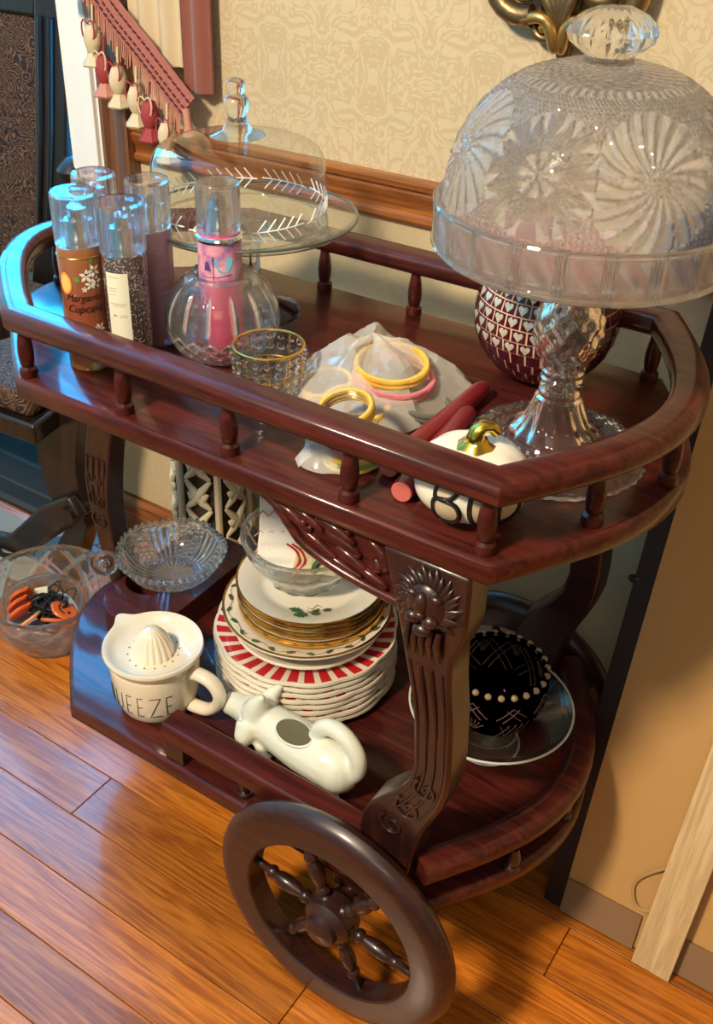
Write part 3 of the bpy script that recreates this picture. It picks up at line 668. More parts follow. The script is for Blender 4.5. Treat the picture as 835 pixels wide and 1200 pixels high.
def closed_cut(out_prof, wall, n, k, depth, fn, lim=.42):
    op = dense(out_prof, k); b = cutshell(op, n, depth, fn, lim)
    ip = [(max(.0005, r-wall-depth), z+(wall if i == 0 else 0)) for i, (r, z) in enumerate(op)]
    ip[0] = (.0006, op[0][1]+wall); rim = [op[-1], ip[-1]]
    ip2 = []
    for r, z in reversed(op): ip2.append((max(.0006, r-wall-depth), max(z, op[0][1]+wall)))
    b.lathe([op[-1]]+ip2, min(n, 64)); return b
def vase_cut(a, t):
    if t < .25: return .6*tri(a*24/(2*pi))
    if t < .55:                                         # crossed diamonds
        u = a*20/(2*pi); v = t*11; return .5*(1-min(1, 3*tri(u+v)))+.5*(1-min(1, 3*tri(u-v)))
    if t < .93: w = tri(a*14/(2*pi)); return max(0, 1-3*w)*sin(pi*(t-.55)/.38)
    return 0
b = closed_cut([(.0005,0),(.034,0),(.052,.008),(.064,.026),(.0675,.046),(.064,.068),(.053,.086),(.041,.096),(.0365,.101)], .0035, 280, 80, .0034, vase_cut, .28)
single(b, 'crystal_vase', ['cut_bowl','cut_groove'], 'round cut crystal vase holding the hot pink bottle', 'vase', (Ep[0], Ep[1], T), smooth=25)
# ---------------------------------------------------------------- crystal bead votive
V = (-.343,.140); t = thing('votive_holder', 'small round votive holder of strung crystal beads with a gold rim', 'candle holder', (V[0], V[1], T), .3)
b = MB(); b.torus((0,0,.060), .0385, .0017, 56, 8); part(b, 'gold_rim', 'gold', t)
b = MB(); b.torus((0,0,.002), .031, .0015, 48, 8); b.torus((0,0,.030), .0365, .0009, 48, 6)
for k in range(10): a = 2*pi*k/10; b.tube([(.031*cos(a),.031*sin(a),.002),(.0365*cos(a),.0365*sin(a),.030),(.0385*cos(a),.0385*sin(a),.060)], .0009, 6)
part(b, 'wire_frame', 'gold', t)
def bead(b, p, r, a):
    m = Matrix.Rotation(a, 4, 'Z') @ Matrix.Rotation(pi/2, 4, 'Y'); st = len(b.v); b.lathe([(.0002,-.0022),(r*.6,-.0022),(r,0),(r*.6,.0022),(.0002,.0022)], 8); b.xf(Matrix.Translation(p) @ m, st)
s0 = None
for k in range(20):
    if s0 is None:
        b = MB()
        for z, r in ((.052,.0042),(.041,.0052),(.029,.0056),(.017,.0052),(.0075,.0042)): bead(b, (.0330+.0055*z/.052+.0018, 0, z), r, 0)
        s0 = part(b, 'bead_strand', 'crystal', t, smooth=0); o = s0
    else: o = piece(s0, t)
    o.rotation_euler = (0,0,2*pi*k/20)
b = MB(); b.lathe([(.0005,.003),(.026,.003),(.030,.03),(.032,.054),(.0308,.054),(.0288,.03),(.025,.0045),(.0005,.0045)], 36); part(b, 'glass_cup', 'clear', t)

# ---------------------------------------------------------------- clear cake plate with dome
K = (-.497,.306); t = thing('cake_plate', 'plain clear glass footed cake plate under the etched dome', 'cake stand', (K[0],K[1],T))
b = MB(); b.lathe([(.0005,.0),(.060,.0),(.063,.003),(.061,.006),(.040,.014),(.022,.026),(.013,.045),(.0115,.075),(.014,.098),(.030,.112),(.0005,.116)], 64); part(b, 'foot', 'bottle_glass', t)
b = MB(); b.lathe([(.0005,.112),(.05,.112),(.10,.114),(.124,.121),(.1325,.128),(.1335,.131),(.131,.132),(.122,.1255),(.10,.119),(.0005,.117)], 96); part(b, 'plate', 'dome_glass', t)
b = MB(); b.torus((0,0,.130), .1325, .0016, 120, 8); part(b, 'plate_rim', 'rim_green', t)
DZ = T+.1185; D = (K[0]-.012, K[1]-.004)
t = thing('cake_dome', 'clear glass dome with etched leaf sprays and a faceted knob', 'dome', (D[0],D[1],DZ))
dp = dense([(.1065,0),(.1075,.004),(.1065,.03),(.1055,.060),(.1035,.078),(.096,.090),(.078,.098),(.05,.1035),(.022,.107),(.0005,.1075)], 40)
b = MB(); b.lathe(dp, 96); part(b, 'dome_shell', 'dome_glass', t, smooth=80)
b = MB(); b.torus((0,0,.0015), .1070, .0016, 96, 6); part(b, 'dome_lip', 'crystal', t)
b = MB(); b.lathe([(.0005,.105),(.034,.1055),(.030,.109),(.018,.113),(.0135,.119),(.0125,.124),(.0105,.128),(.012,.131),(.0155,.139),(.016,.144),(.012,.150),(.0085,.153),(.010,.157),(.0115,.162),(.010,.167),(.005,.170),(.0005,.170)], 32); part(b, 'knob', 'crystal', t, smooth=50)
b = MB()
def domer(z): return .1073 if z < .062 else .1073-(z-.062)*.12
for k in range(9):
    a0 = 2*pi*k/9+.25; s = .034
    lines = [[(-s,.022),(s,.024)]]
    for i in range(5):
        u = -s+.012*i+.006; lines += [[(u,.0225),(u+.011,.036)],[(u,.0225),(u+.011,.010)]]
    strokes(b, lines, .1073, a0, .0009, 0, domer, 4)
part(b, 'etched_leaves', 'etch', t)

# ---------------------------------------------------------------- tall cut glass cake stand with big dome
S = (-.036,.210); t = thing('cake_stand', 'tall cut glass cake stand with skirted plate, largest thing on the cart', 'cake stand', (S[0],S[1],T))
def foot_cut(a, q):
    u = a*16/(2*pi); return .5*tri(u*3+q*14)*(q < .8)+.5*tri(u*3-q*14)*(q < .8)
b = MB(); op = dense([(.0005,0),(.086,0),(.0905,.002),(.0895,.006),(.083,.011),(.068,.014),(.052,.018),(.046,.024)], 70)
k = [0]
def ff(r, z, a): return (r*(1+(.010*sin(40*a) if r > .080 else 0)), z+(.0022*(tri(a*30/(2*pi)+r*300)+tri(a*30/(2*pi)-r*300)) if .05 < r < .084 and z > .003 else 0))
b.lathe(op, 300, fn=ff, mfn=lambda i, j: 1 if .052 < op[i][0] < .083 and op[i][1] > .003 and (tri(2*pi*j/300*30/(2*pi)+op[i][0]*300)+tri(2*pi*j/300*30/(2*pi)-op[i][0]*300)) < .75 else 0); part(b, 'foot', ['cut_bowl','cut_groove'], t, smooth=25)
def stem_fn(r, z, a):
    if z < .062: return (r*(1+.035*sin(12*a+z*90)), z)
    if z < .100: return (r*(1+.05*sin(z*1500)), z)
    return (r*(1-.07*(tri(a*10/(2*pi)+z*40)+tri(a*10/(2*pi)-z*40)-1)), z)
b = MB(); b.lathe(dense([(.046,.018),(.044,.026),(.034,.036),(.028,.048),(.024,.060),(.0205,.072),(.0205,.096),(.023,.104),(.029,.116),(.0325,.130),(.032,.146),(.027,.160),(.021,.172),(.020,.186),(.030,.200),(.05,.207)], 84), 80, fn=stem_fn); part(b, 'stem', 'cut_bowl', t, smooth=25)
PZ = .206
def skirt_fn(r, z, a):
    if r > .120:
        q = (a*22/(2*pi)) % 1; g = sum(.0022 for c in (.30,.40,.50) if abs(q-c) < .035); return (r-g, z)
    return (r, z)
b = MB(); b.lathe([(.0005,PZ),(.05,PZ),(.10,PZ+.002),(.126,PZ+.004),(.1325,PZ+.008),(.1355,PZ+.014),(.1365,PZ+.026),(.1365,PZ+.040),(.1375,PZ+.046),(.1365,PZ+.052),(.1325,PZ+.053),(.1315,PZ+.046),(.1315,PZ+.016),(.128,PZ+.010),(.10,PZ+.008),(.0005,PZ+.007)], 440, fn=skirt_fn); part(b, 'skirted_plate', 'cut_dome', t, smooth=25)
b = MB(); b.torus((0,0,PZ+.051), .1355, .0022, 120, 6); b.torus((0,0,PZ+.014), .1358, .0018, 120, 6); part(b, 'plate_beading', 'crystal', t)
t2 = thing('cake_dome', 'large pressed glass dome covered in pinwheel and star cuts', 'dome', (S[0],S[1],T+PZ+.0085))
def star_cut(a, q):
    """big pinwheels and hobstars around the dome, a diamond band at the shoulder, ribs on top"""
    if q < .05: return 0
    if q > .80:
        w = a*12/(2*pi); v = (q-.80)*26; return .5*(1-min(1, 2.5*tri(w*2+v)))+.5*(1-min(1, 2.5*tri(w*2-v)))
    if q > .76: return .9*tri(a*60/(2*pi))
    nn = 8; u = (a*nn/(2*pi)); c = round(u); du = (u-c); odd = int(c) % 2
    x = du*.105; y = (q-.44)*.235; R = hypot(x, y); th = atan2(y, x)
    if odd:                                             # pinwheel of curved blades
        if R < .062:
            d = tri(th*19/(2*pi)+R*22); return .25+.75*d*min(1, R/.012)
    else:                                               # hobstar
        if R < .020: return .9*tri(th*8/(2*pi))
        if R < .024: return .1
        if R < .056:
            d = tri(th*8/(2*pi)+.5); e = abs(tri(th*24/(2*pi))); return .9*d if R > .024+.03*d else .35*e
    if q < .20: return .8*tri(a*40/(2*pi)+q*9)*(q < .17)
    X = x*170; Y = y*170; return .45*(tri(X+Y)+tri(X-Y))*.7
op = dense([(.1280,0),(.1300,.016),(.1305,.044),(.1285,.066),(.1225,.091),(.1100,.116),(.0900,.138),(.0680,.152),(.042,.160),(.024,.163)], 130)
b = cutshell(op, 460, .0040, star_cut); b.lathe([(r-.0075, z-.001) for r, z in op[:-6]], 64); part(b, 'dome_shell', ['cut_dome','dome_groove'], t2, smooth=18)
b = MB(); b.lathe([(.024,.162),(.0205,.164),(.020,.168),(.027,.173),(.0345,.179),(.0365,.186),(.034,.192),(.027,.199),(.014,.205),(.0005,.206)], 64, fn=lambda r, z, a: (r*(1+.03*sin(16*a)*(z > .132)), z)); part(b, 'knob', 'crystal', t2, smooth=35)
# soft shapes added in place of colours refracted in the big dome
def cloth(name, m, label, loc, R, H, seed, squash=(1,1)):  # lumpy body for the added dome reflections
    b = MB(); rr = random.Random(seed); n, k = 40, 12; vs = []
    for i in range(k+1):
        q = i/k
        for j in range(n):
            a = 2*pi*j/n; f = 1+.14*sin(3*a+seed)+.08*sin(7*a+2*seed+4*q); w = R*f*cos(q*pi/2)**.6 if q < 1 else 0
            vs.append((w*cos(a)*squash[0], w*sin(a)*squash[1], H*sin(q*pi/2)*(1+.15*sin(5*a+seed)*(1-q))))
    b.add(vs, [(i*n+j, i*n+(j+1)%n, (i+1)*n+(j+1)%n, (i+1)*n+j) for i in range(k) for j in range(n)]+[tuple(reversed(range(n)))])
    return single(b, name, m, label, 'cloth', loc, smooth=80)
cloth('dome_reflection', 'pink_reflection', 'added pink shape standing in for a reflection in the large cut glass dome', (S[0]-.030,S[1]-.02,T+PZ+.0085), .068, .030, 1, (1,.9))
cloth('dome_reflection', 'navy_reflection', 'added dark blue shape standing in for a reflection in the large cut glass dome', (S[0]+.075,S[1]+.03,T+PZ+.0085), .038, .055, 2)

# ---------------------------------------------------------------- mosaic globe candle holder
G = (-.120,.362); GR = .080; GZ = T+.0762; t = thing('mosaic_globe', 'round burgundy mosaic candle globe with rows of silver hearts', 'candle holder', (G[0],G[1],GZ))
top = .062; aa = math.acos(top/GR)
b = MB(); pr = [(GR*sin(q), -GR*cos(q)) for q in [.32+(pi-aa-.32)*i/30 for i in range(31)]]
pi_ = [((GR-.004)*sin(q), -(GR-.004)*cos(q)) for q in [.32+(pi-aa-.32)*i/30 for i in range(31)]]
b.lathe([(.0005,pr[0][1])]+pr+[(pr[-1][0]+.0005, pr[-1][1]+.0025),(pi_[-1][0]-.001, pi_[-1][1]+.0025)], 72); part(b, 'globe', 'grout', t)
b = MB(); b.lathe([pi_[-1]]+list(reversed(pi_))+[(.0005,pi_[0][1])], 48); part(b, 'inner_wall', 'inner_red', t)
NR, dth = 10, .0; rows = [(.62+i*.176, .62+(i+1)*.176) for i in range(10)]
phg = PHI(*G); NC = 28
hr = [(0,-.9),(.35,-.45),(.85,.1),(.9,.5),(.6,.8),(.25,.75),(0,.45),(-.25,.75),(-.6,.8),(-.9,.5),(-.85,.1),(-.35,-.45)]
for i, (t0, t1) in enumerate(rows):
    t0 += .010; t1 -= .010; tm = (t0+t1)/2; g = .0012/(GR*sin(tm)); da = 2*pi/NC/2-g; mb = MB(); vs = []
    for R in (GR-.0006, GR+.0012):
        for q, s in ((t0,1),(t1,1)):
            for k in (-1,0,1): vs.append((R*sin(q)*cos(da*k), R*sin(q)*sin(da*k), -R*cos(q)))
    mb.add(vs, [(6,7,10,9),(7,8,11,10),(0,6,9,3),(2,5,11,8),(0,1,7,6),(1,2,8,7),(3,9,10,4),(4,10,11,5)])
    hb_ = MB(); hs = .0062; pts = []
    for (x, y) in hr:
        q = tm+y*hs/GR; a = x*hs*.95/(GR*sin(tm)); R = GR+.0020; pts.append((R*sin(q)*cos(a), R*sin(q)*sin(a), -R*cos(q)))
    cen = ((GR+.0026)*sin(tm), 0, -(GR+.0026)*cos(tm)); lo = [tuple(c*(GR+.001)/(GR+.0020) for c in p) for p in pts]; k = len(pts)
    hb_.add(pts+[cen]+lo, [(j, (j+1)%k, k) for j in range(k)]+[(j, k+1+j, k+1+(j+1)%k, (j+1)%k) for j in range(k)])
    p0 = h0 = None
    for j in range(NC):
        rz = phg+2*pi*(j+.5*(i%2))/NC
        if p0 is None: p0 = part(mb, 'tile', 'tile', t, smooth=20); o = p0
        else: o = piece(p0, t)
        o.rotation_euler = (0,0,rz); d = (rz-phg+pi)%(2*pi)-pi
        if 4 <= i <= 8 and -1.25 < d < .30+.05*(i-4):
            if h0 is None: h0 = part(hb_, 'heart', 'heart', o, smooth=50)
            else: piece(h0, o)
# ---------------------------------------------------------------- BOO pumpkin
Pk = (-.054,.066); t = thing('ceramic_pumpkin', 'white ceramic pumpkin lettered BOO with a gold stem', 'decoration', (Pk[0],Pk[1],T))
PRm, PH = .0545, .074
def prf(a, q):                                          # q from 0 (bottom) to pi (top)
    rib = 1-.045*abs(sin(4.5*(a-.2)))**.0001*(1-abs(sin(4.5*(a-.2)))) 
    dim = 1-.16*math.exp(-((pi-q)/.35)**2)
    r = PRm*sin(q)**.85*rib; z = PH/2*(1-cos(q)*dim); return r, z
b = MB(); n, k = 90, 30; vs = []
for i in range(k+1):
    for j in range(n): r, z = prf(2*pi*j/n, max(.02, min(pi-.02, pi*i/k))); vs.append((r*cos(2*pi*j/n), r*sin(2*pi*j/n), z))
b.add(vs, [(i*n+j, i*n+(j+1)%n, (i+1)*n+(j+1)%n, (i+1)*n+j) for i in range(k) for j in range(n)]); part(b, 'pumpkin_body', 'pumpkin', t, smooth=80)
b = MB(); b.lathe([(.020,.064),(.018,.069),(.011,.074),(.009,.079)], 12, fn=lambda r, z, a: (r*(1+.18*sin(5*a)), z)); b.tube([(0,0,.076),(.001,.0,.084),(.005,.004,.089),(.011,.008,.088),(.015,.011,.082)], [.0095,.0080,.0065,.0055,.0045], 10); part(b, 'stem', 'gold_paint', t, smooth=60)
def on_pumpkin(s, z, off, ph):
    q = math.acos(max(-1, min(1, 1-2*z/PH))); a = ph+s/PRm; r, zz = prf(a, q); nrm = Vector((cos(a)*sin(q)*PH/2/PRm*1.2, sin(a)*sin(q)*PH/2/PRm*1.2, -cos(q))).normalized(); return Vector((r*cos(a), r*sin(a), zz))+nrm*off
php = PHI(*Pk)
def ell(cx, cz, rx, rz, n=22): return [(cx+rx*cos(2*pi*i/n), cz+rz*sin(2*pi*i/n)) for i in range(n)]
def loopstroke(b, pts, w, closed=True):
    p = [on_pumpkin(s, z, .0004, php) for s, z in pts]; b.tube(p, w, 6, closed=closed)
def fill(b, pts, mi=0):
    c = (sum(p[0] for p in pts)/len(pts), sum(p[1] for p in pts)/len(pts)); n = len(pts); rings = []
    for f in (1, .66, .33): rings.append([on_pumpkin(c[0]+(x-c[0])*f, c[1]+(z-c[1])*f, .0007, php) for x, z in pts])
    vs = rings[0]+rings[1]+rings[2]+[on_pumpkin(c[0], c[1], .0007, php)]
    b.add(vs, [(k*n+i, k*n+(i+1)%n, (k+1)*n+(i+1)%n, (k+1)*n+i) for k in range(2) for i in range(n)]+[(2*n+i, 2*n+(i+1)%n, 3*n) for i in range(n)], mi)
bx = -.021
Bu = [(bx-.0120,.041),(bx-.0095,.060),(bx,.063),(bx+.0095,.060),(bx+.0105,.051),(bx+.004,.043),(bx-.003,.041)]; Bl = [(bx-.0145,.015),(bx-.0125,.037),(bx-.002,.040),(bx+.009,.037),(bx+.0130,.027),(bx+.009,.017),(bx-.003,.013)]
dense2 = lambda p: [(v.x, v.y) for v in smoothpath([(x, z, 0) for x, z in p], 4, True)]
O1, O2 = ell(.012,.037,.0115,.024), ell(.039,.037,.0115,.024)
b = MB()
for p in (dense2(Bu), dense2(Bl), O1, O2): loopstroke(b, p, .0024)
loopstroke(b, [(.062,.060),(.0615,.034)], .0030, False); loopstroke(b, [(.060,.022),(.060,.020)], .003, False)
part(b, 'BOO_lettering'.lower(), 'black', t, smooth=60)
b = MB()
for p in (dense2(Bu), dense2(Bl), O1, O2): c = (sum(q[0] for q in p)/len(p), sum(q[1] for q in p)/len(p)); fill(b, [(c[0]+(x-c[0])*.80, c[1]+(z-c[1])*.80) for x, z in p])
part(b, 'letter_fill', 'beige_paint', t, smooth=60)
# ---------------------------------------------------------------- red tapers
def taper(p0, p1, r, label):
    d = Vector((p1[0]-p0[0], p1[1]-p0[1], 0)); L_ = d.length
    t = thing('taper_candle', label, 'candle', (p0[0], p0[1], T+r), atan2(d.y, d.x), 'red taper candles')
    b = MB(); b.tube([(.0,0,0),(.004,0,0),(L_*.5,0,0),(L_-.01,0,0),(L_,0,0)], [r*.96,r,r,r*.98,r*.7], 24); part(b, 'wax_body', 'candle', t, smooth=50)
    b = MB(); b.tube([(-.0012,0,0),(.0005,0,0)], [r*.86,r*.96], 24); part(b, 'wax_end', 'candle_end', t, smooth=50)
    return t
taper((-.145,.070), (-.148,.275), .0108, 'long red taper candle, the one nearer the bag of bracelets')
taper((-.112,.040), (-.134,.215), .0112, 'long red taper candle, the one nearer the white pumpkin')
# ---------------------------------------------------------------- bag of beaded bracelets
def bracelet(loc, R, h, m, label, rot=(0,0,0), rows=3, n=54):
    t = thing('beaded_bracelet', label, 'bracelet', loc, rot=rot, group='beaded bracelets in and beside the bag')
    b = MB()
    for k in range(rows): b.torus((0,0,h*(k+.5)/rows), R, h/rows*.62, 324, 6, 0, None, lambda a: .0006*cos(2*n*a))
    ms = m if isinstance(m, list) else [m]
    if len(ms) > 1: q = len(b.m)//rows; b.m = [min(len(ms)-1, i//q) for i in range(len(b.m))]
    part(b, 'bead_rows', ms, t, smooth=60)
    b = MB(); b.lathe([(R-.0022,.0006),(R-.0022,h-.0006)], 40); part(b, 'wire_lining', 'wire_silver', t); return t
bracelet((-.190,.073,T+.0012), .0255, .014, ['yellow_bead','green_bead','yellow_bead'], 'yellow and green bead bracelet on the shelf, lowest of its pair', rows=3)
bracelet((-.206,.088,T+.040), .0265, .013, 'yellow_bead', 'yellow bead bracelet tilted on top at the front of the bag', rot=(.22,-.15,.3))
bracelet((-.195,.079,T+.0175), .0255, .018, ['pink_bead','dark_beads','wire_silver'], 'pink and grey bead bracelet under the tilted yellow one', rot=(.05,-.03,.2))
bracelet((-.226,.205,T+.038), .038, .011, 'yellow_bead', 'wide yellow bead bracelet on top inside the plastic bag', rot=(.10,.06,0), rows=2, n=80)
bracelet((-.222,.204,T+.025), .042, .011, 'pink_bead', 'pink bead bracelet directly under the wide yellow one in the bag', rot=(.10,.06,.4), rows=2, n=80)
bracelet((-.290,.175,T+.010), .028, .008, 'yellow_bead', 'yellow bead bracelet at the crystal votive end of the bag', rot=(.15,-.1,0), rows=2)
bracelet((-.185,.200,T+.006), .030, .010, ['dark_beads','dark_beads'], 'dark grey bead bracelet lowest in the bag near the red candles', rot=(-.05,.12,0), rows=2)
bracelet((-.235,.150,T+.010), .034, .011, ['pink_bead','yellow_bead'], 'pink and yellow bead bracelet at the front edge inside the bag', rot=(.08,.05,.5), rows=2)
def bagshape(name, outl, peak, h, label, seed, lift=.0):
    n, k = 54, 12; cx = sum(p[0] for p in outl)/len(outl); cy = sum(p[1] for p in outl)/len(outl); ol = smoothpath([(x, y, 0) for x, y in outl], 12, True)
    ol = [ol[int(i*len(ol)/n)] for i in range(n)]; vs = []
    for i in range(k+1):
        q = i/k
        for j in range(n):
            x = peak[0]+(ol[j].x-peak[0])*q; y = peak[1]+(ol[j].y-peak[1])*q
            c0 = noise.cell(Vector((x*38,y*38,seed))); z = h*(1-q**2.2)*(1+.10*sin(j*.55+seed))+.010*(noise.voronoi(Vector((x*34,y*34,seed)))[0][0]-.3)*(1-q*.5)+.006*noise.noise(Vector((x*70,y*70,seed)))+lift
            vs.append((x, y, T+max(.0015, z)))
    b = MB(); b.add(vs, [(i*n+j, i*n+(j+1)%n, (i+1)*n+(j+1)%n, (i+1)*n+j) for i in range(k) for j in range(n)])
    return b
b = bagshape('b', [(-.352,.214),(-.335,.300),(-.30,.318),(-.245,.312),(-.165,.285),(-.145,.262),(-.160,.215),(-.175,.150),(-.225,.105),(-.28,.120),(-.325,.150)], (-.262,.222), .056, '', 3)
b.v = [(x+.25, y-.20, z-T) for x, y, z in b.v]
single(b, 'plastic_bag', 'bag', 'crumpled clear plastic bag holding beaded bracelets on the top shelf', 'bag', (-.25,.20,T), smooth=12)
b = bagshape('b', [(-.262,.105),(-.245,.120),(-.215,.118),(-.170,.108),(-.160,.085),(-.168,.058),(-.198,.036),(-.226,.036),(-.240,.062)], (-.205,.082), .030, '', 9)
b.v = [(x+.205, y-.08, z-T) for x, y, z in b.v]
b2 = MB(); b2.add([(-.03,-.040,.004),(-.020,-.048,.001),(-.012,-.036,.012),(-.028,-.020,.014)], [(0,1,2,3)])
b.add(b2.v, b2.f)
single(b, 'plastic_bag', 'bag', 'small torn plastic bag around the stacked yellow and green bracelets', 'bag', (-.205,.08,T), smooth=12)
# ---------------------------------------------------------------- lower shelf: plates
def plate_mesh(R, rise, wave=0, nw=12, mats=1, stripes=0, band=(0,0), lip=.0045):
    b = MB(); n = 272 if stripes else 144; pr = [(.0005,.004),(R*.58,.004),(R*.68,.0065),(R*.71,.0095),(R*.97,rise-.0012),(R*.995,rise),(R,rise-.0015),(R*.998,rise-lip),(R*.96,rise-lip-.0010),(R*.75,.006),(R*.62,.0018),(R*.58,0),(R*.54,.0015),(.0005,.0015)]
    def fn(r, z, a): return (r*(1+wave*abs(sin(nw/2*a))*max(0,(r/R-.7)/.3)), z)
    def mf(i, j):
        if stripes and i == 3: return 1 if (j*stripes/n) % 1 < .6 else 0
        if band[1] and i in band: return 1
        return 0
    b.lathe(pr, n, fn=fn, mfn=mf); return b
SP = (-.369,.250); names = ['lowest','second from the bottom','third from the bottom','fourth from the bottom','fourth from the top','third from the top','second from the top','topmost']
p0 = None
for i in range(8):
    z = B+.0004+i*.0094
    lab = 'ivory scalloped dinner plate, '+names[i]+' of the red striped plates' if i < 7 else 'ivory scalloped plate with red striped rim, topmost of the striped plates'
    if p0 is None:
        p0 = part(plate_mesh(.1275, .019, .020, 12, stripes=34, lip=.0062), 'striped_plate', ['china','red_print'], None); o = p0; o.location = (SP[0],SP[1],z)
    else: o = p0.copy(); C.objects.link(o); o.location = (SP[0]-.0006*i+.001*sin(i*2), SP[1]+.0006*i, z); o.rotation_euler = (0,0,.12*sin(i*5))
    o['label'] = lab; o['category'] = 'plate'; o['group'] = 'red striped plates in the stack'
def holly_leaf(b, s, ph, L_, z, ax, mi=0):
    """spiky leaf on a plate rim; (s, ph) polar position, ax its heading"""
    cx, cy = s*cos(ph), s*sin(ph); pts = []
    for q, w in ((0,0),(.12,.22),(.22,.12),(.36,.34),(.48,.16),(.62,.30),(.74,.13),(.86,.14),(1,0)): pts.append((q, w))
    full = pts+[(q, -w) for q, w in reversed(pts[1:-1])]
    vs = [(cx+L_*(q*cos(ax)-w*sin(ax)), cy+L_*(q*sin(ax)+w*cos(ax)), z(hypot(cx+L_*q*cos(ax), cy+L_*q*sin(ax)))) for q, w in full]
    vs.append((cx+L_*.5*cos(ax), cy+L_*.5*sin(ax), z(hypot(cx+L_*.5*cos(ax), cy+L_*.5*sin(ax)))+.0003)); k = len(full)
    b.add(vs, [(i, (i+1)%k, k) for i in range(k)], mi)
t = thing('ivory_plate', 'plain ivory plate between the striped stack and the holly plate', 'plate', (-.370,.253,B+.0004+8*.0094)); part(plate_mesh(.104, .019, 0, lip=.005), 'plate_body', 'china', t)
HP = (-.372,.257); HZ = .3362
t = thing('holly_plate', 'large ivory dinner plate with holly garland rim and gold edge', 'plate', (HP[0],HP[1],HZ))
part(plate_mesh(.119, .019, 0, band=(4,5)), 'plate_body', ['china','gold'], t)
zz = lambda r: .0095+max(0, r-.0845)*(.0083/.0309)+.0006
b = MB()
for k in range(26):
    a = 2*pi*k/26; holly_leaf(b, .107+.004*(k%2), a, .0130, zz, a+1.35+(.8 if k%2 else -.2))
    if k % 3 == 0: b.ball((.107*cos(a+.1), .107*sin(a+.1), zz(.107)), (.0016,.0016,.0006), 6, 4, 1)
b.tube([((.108+.003*sin(13*a))*cos(a), (.108+.003*sin(13*a))*sin(a), zz(.110)) for a in [2*pi*i/160 for i in range(160)]], .0004, 4, 2, closed=True)
part(b, 'holly_print', ['holly','berry','vine'], t)
gn = ['lowest','second from the bottom','third from the bottom','third from the top','second from the top','topmost, with holly sprig,']
g0 = None; GP = (-.370,.264)
for i in range(6):
    z = HZ+.0048+i*.0074; loc = (GP[0]+.0012*sin(i*2.2), GP[1]+.001*cos(i*3), z)
    t = thing('gold_rim_plate', 'ivory salad plate with wide gold edge, '+gn[i]+' of the gold stack', 'plate', loc, .3*i, 'gold edged plates in the stack')
    if g0 is None: g0 = part(plate_mesh(.1035, .0165, 0, band=(4,5,6,7), lip=.0050), 'plate_body', ['china','gold'], t)
    else: piece(g0, t)
zg = lambda r: .0043 if r < .066 else .0108+(r-.076)*(.0052/.021)
b = MB(); th0 = -pi/2+.55-.3*5
for k, (r_, da, L_, hd) in enumerate(((.070,-.10,.019,2.9),(.079,.02,.020,3.3),(.068,.12,.013,1.0),(.073,.06,.014,-.3),(.071,.30,.012,.6))): holly_leaf(b, r_, th0+da, L_, lambda r: zg(r)+.0009, th0+hd+pi/2)
for q in ((.30,.055,.5),(.2,.066,.8),(.45,.070,.5)):
    b.tube([((q[1]+.004*sin(i*.6))*cos(th0+q[0]*i/10), (q[1]+.004*sin(i*.6))*sin(th0+q[0]*i/10), zg(q[1]+.004*sin(i*.6))+.0006) for i in range(12)], .0005, 4, 1)
for q in (.14,.22,.4): b.ball((.074*cos(th0+q), .074*sin(th0+q), zg(.074)+.0006), (.0016,.0016,.0006), 6, 4, 2)
part(b, 'holly_sprig', ['holly','vine','berry'], t)
# glass bowl with holiday towels on the plates
BZ = HZ+.0048+5*.0074+.0047; BC = (-.388,.272)
def gb_cut(a, q): return .8*tri(a*12/(2*pi))*(sin(pi*min(1, q/.55)) if q < .55 else 0)
b = closed_cut([(.0005,0),(.046,0),(.052,.004),(.055,.012),(.064,.024),(.077,.040),(.085,.060),(.088,.072)], .003, 120, 40, .0035, gb_cut); b.torus((0,0,.0715), .0865, .0018, 72, 6)
single(b, 'glass_bowl', ['cut_bowl','cut_groove'], 'clear glass bowl with scalloped foot on the gold edged plates', 'bowl', (BC[0],BC[1],BZ), smooth=30)
def fold(b, pts, th, w0, w1, mi=0, n=10):
    """folded sheet: ribbon of given width following a curved centre line"""
    p = smoothpath(pts, n); vs = []; k = len(p)
    for i, q in enumerate(p):
        t_ = (p[min(i+1,k-1)]-p[max(i-1,0)]).normalized(); s = Vector((cos(.592), sin(.592), 0)); nn = t_.cross(s).normalized()
        for u, h in ((-w0,-th),(w1,-th),(w1,th),(-w0,th)): vs.append(q+s*u+nn*h*(1+.25*sin(i*1.3+u*90)))
    b.add(vs, [(i*4+j, i*4+(j+1)%4, (i+1)*4+(j+1)%4, (i+1)*4+j) for i in range(k-1) for j in range(4)]+[(0,1,2,3), tuple((k-1)*4+j for j in (3,2,1,0))], mi)
bx_, by_, bz_ = BC[0], BC[1], BZ
t = thing('holiday_towel', 'white folded holiday towel with red and green print in the glass bowl', 'towel', (bx_, by_, bz_))
b = MB(); fold(b, [(.000,-.040,.036),(-.006,-.022,.075),(-.020,.000,.118),(-.038,.020,.160)], .007, .044, .020); fold(b, [(.010,-.034,.034),(.004,-.014,.070),(-.010,.010,.112),(-.026,.030,.158)], .006, .036, .034)
part(b, 'towel_body', 'towel_white', t, smooth=40, bevel=.002)
d = Vector((cos(.592), sin(.592), 0)); f0 = Vector((.000,-.040,.036))+Vector((-.004,-.010,.002)); up = Vector((-.016,.040,.082)).normalized()
def tp(u, v): return f0+d*u+up*v
b = MB()
for v0 in (.018,.045,.072,.100): b.tube([tp(-.040+.0075*i, v0+.008*(i%2)) for i in range(8)], .0009, 5, 0)
part(b, 'towel_print', 'berry', t)
t = thing('knit_cloth', 'tan ribbed cloth with red and green border beside the white towel', 'cloth', (bx_, by_, bz_))
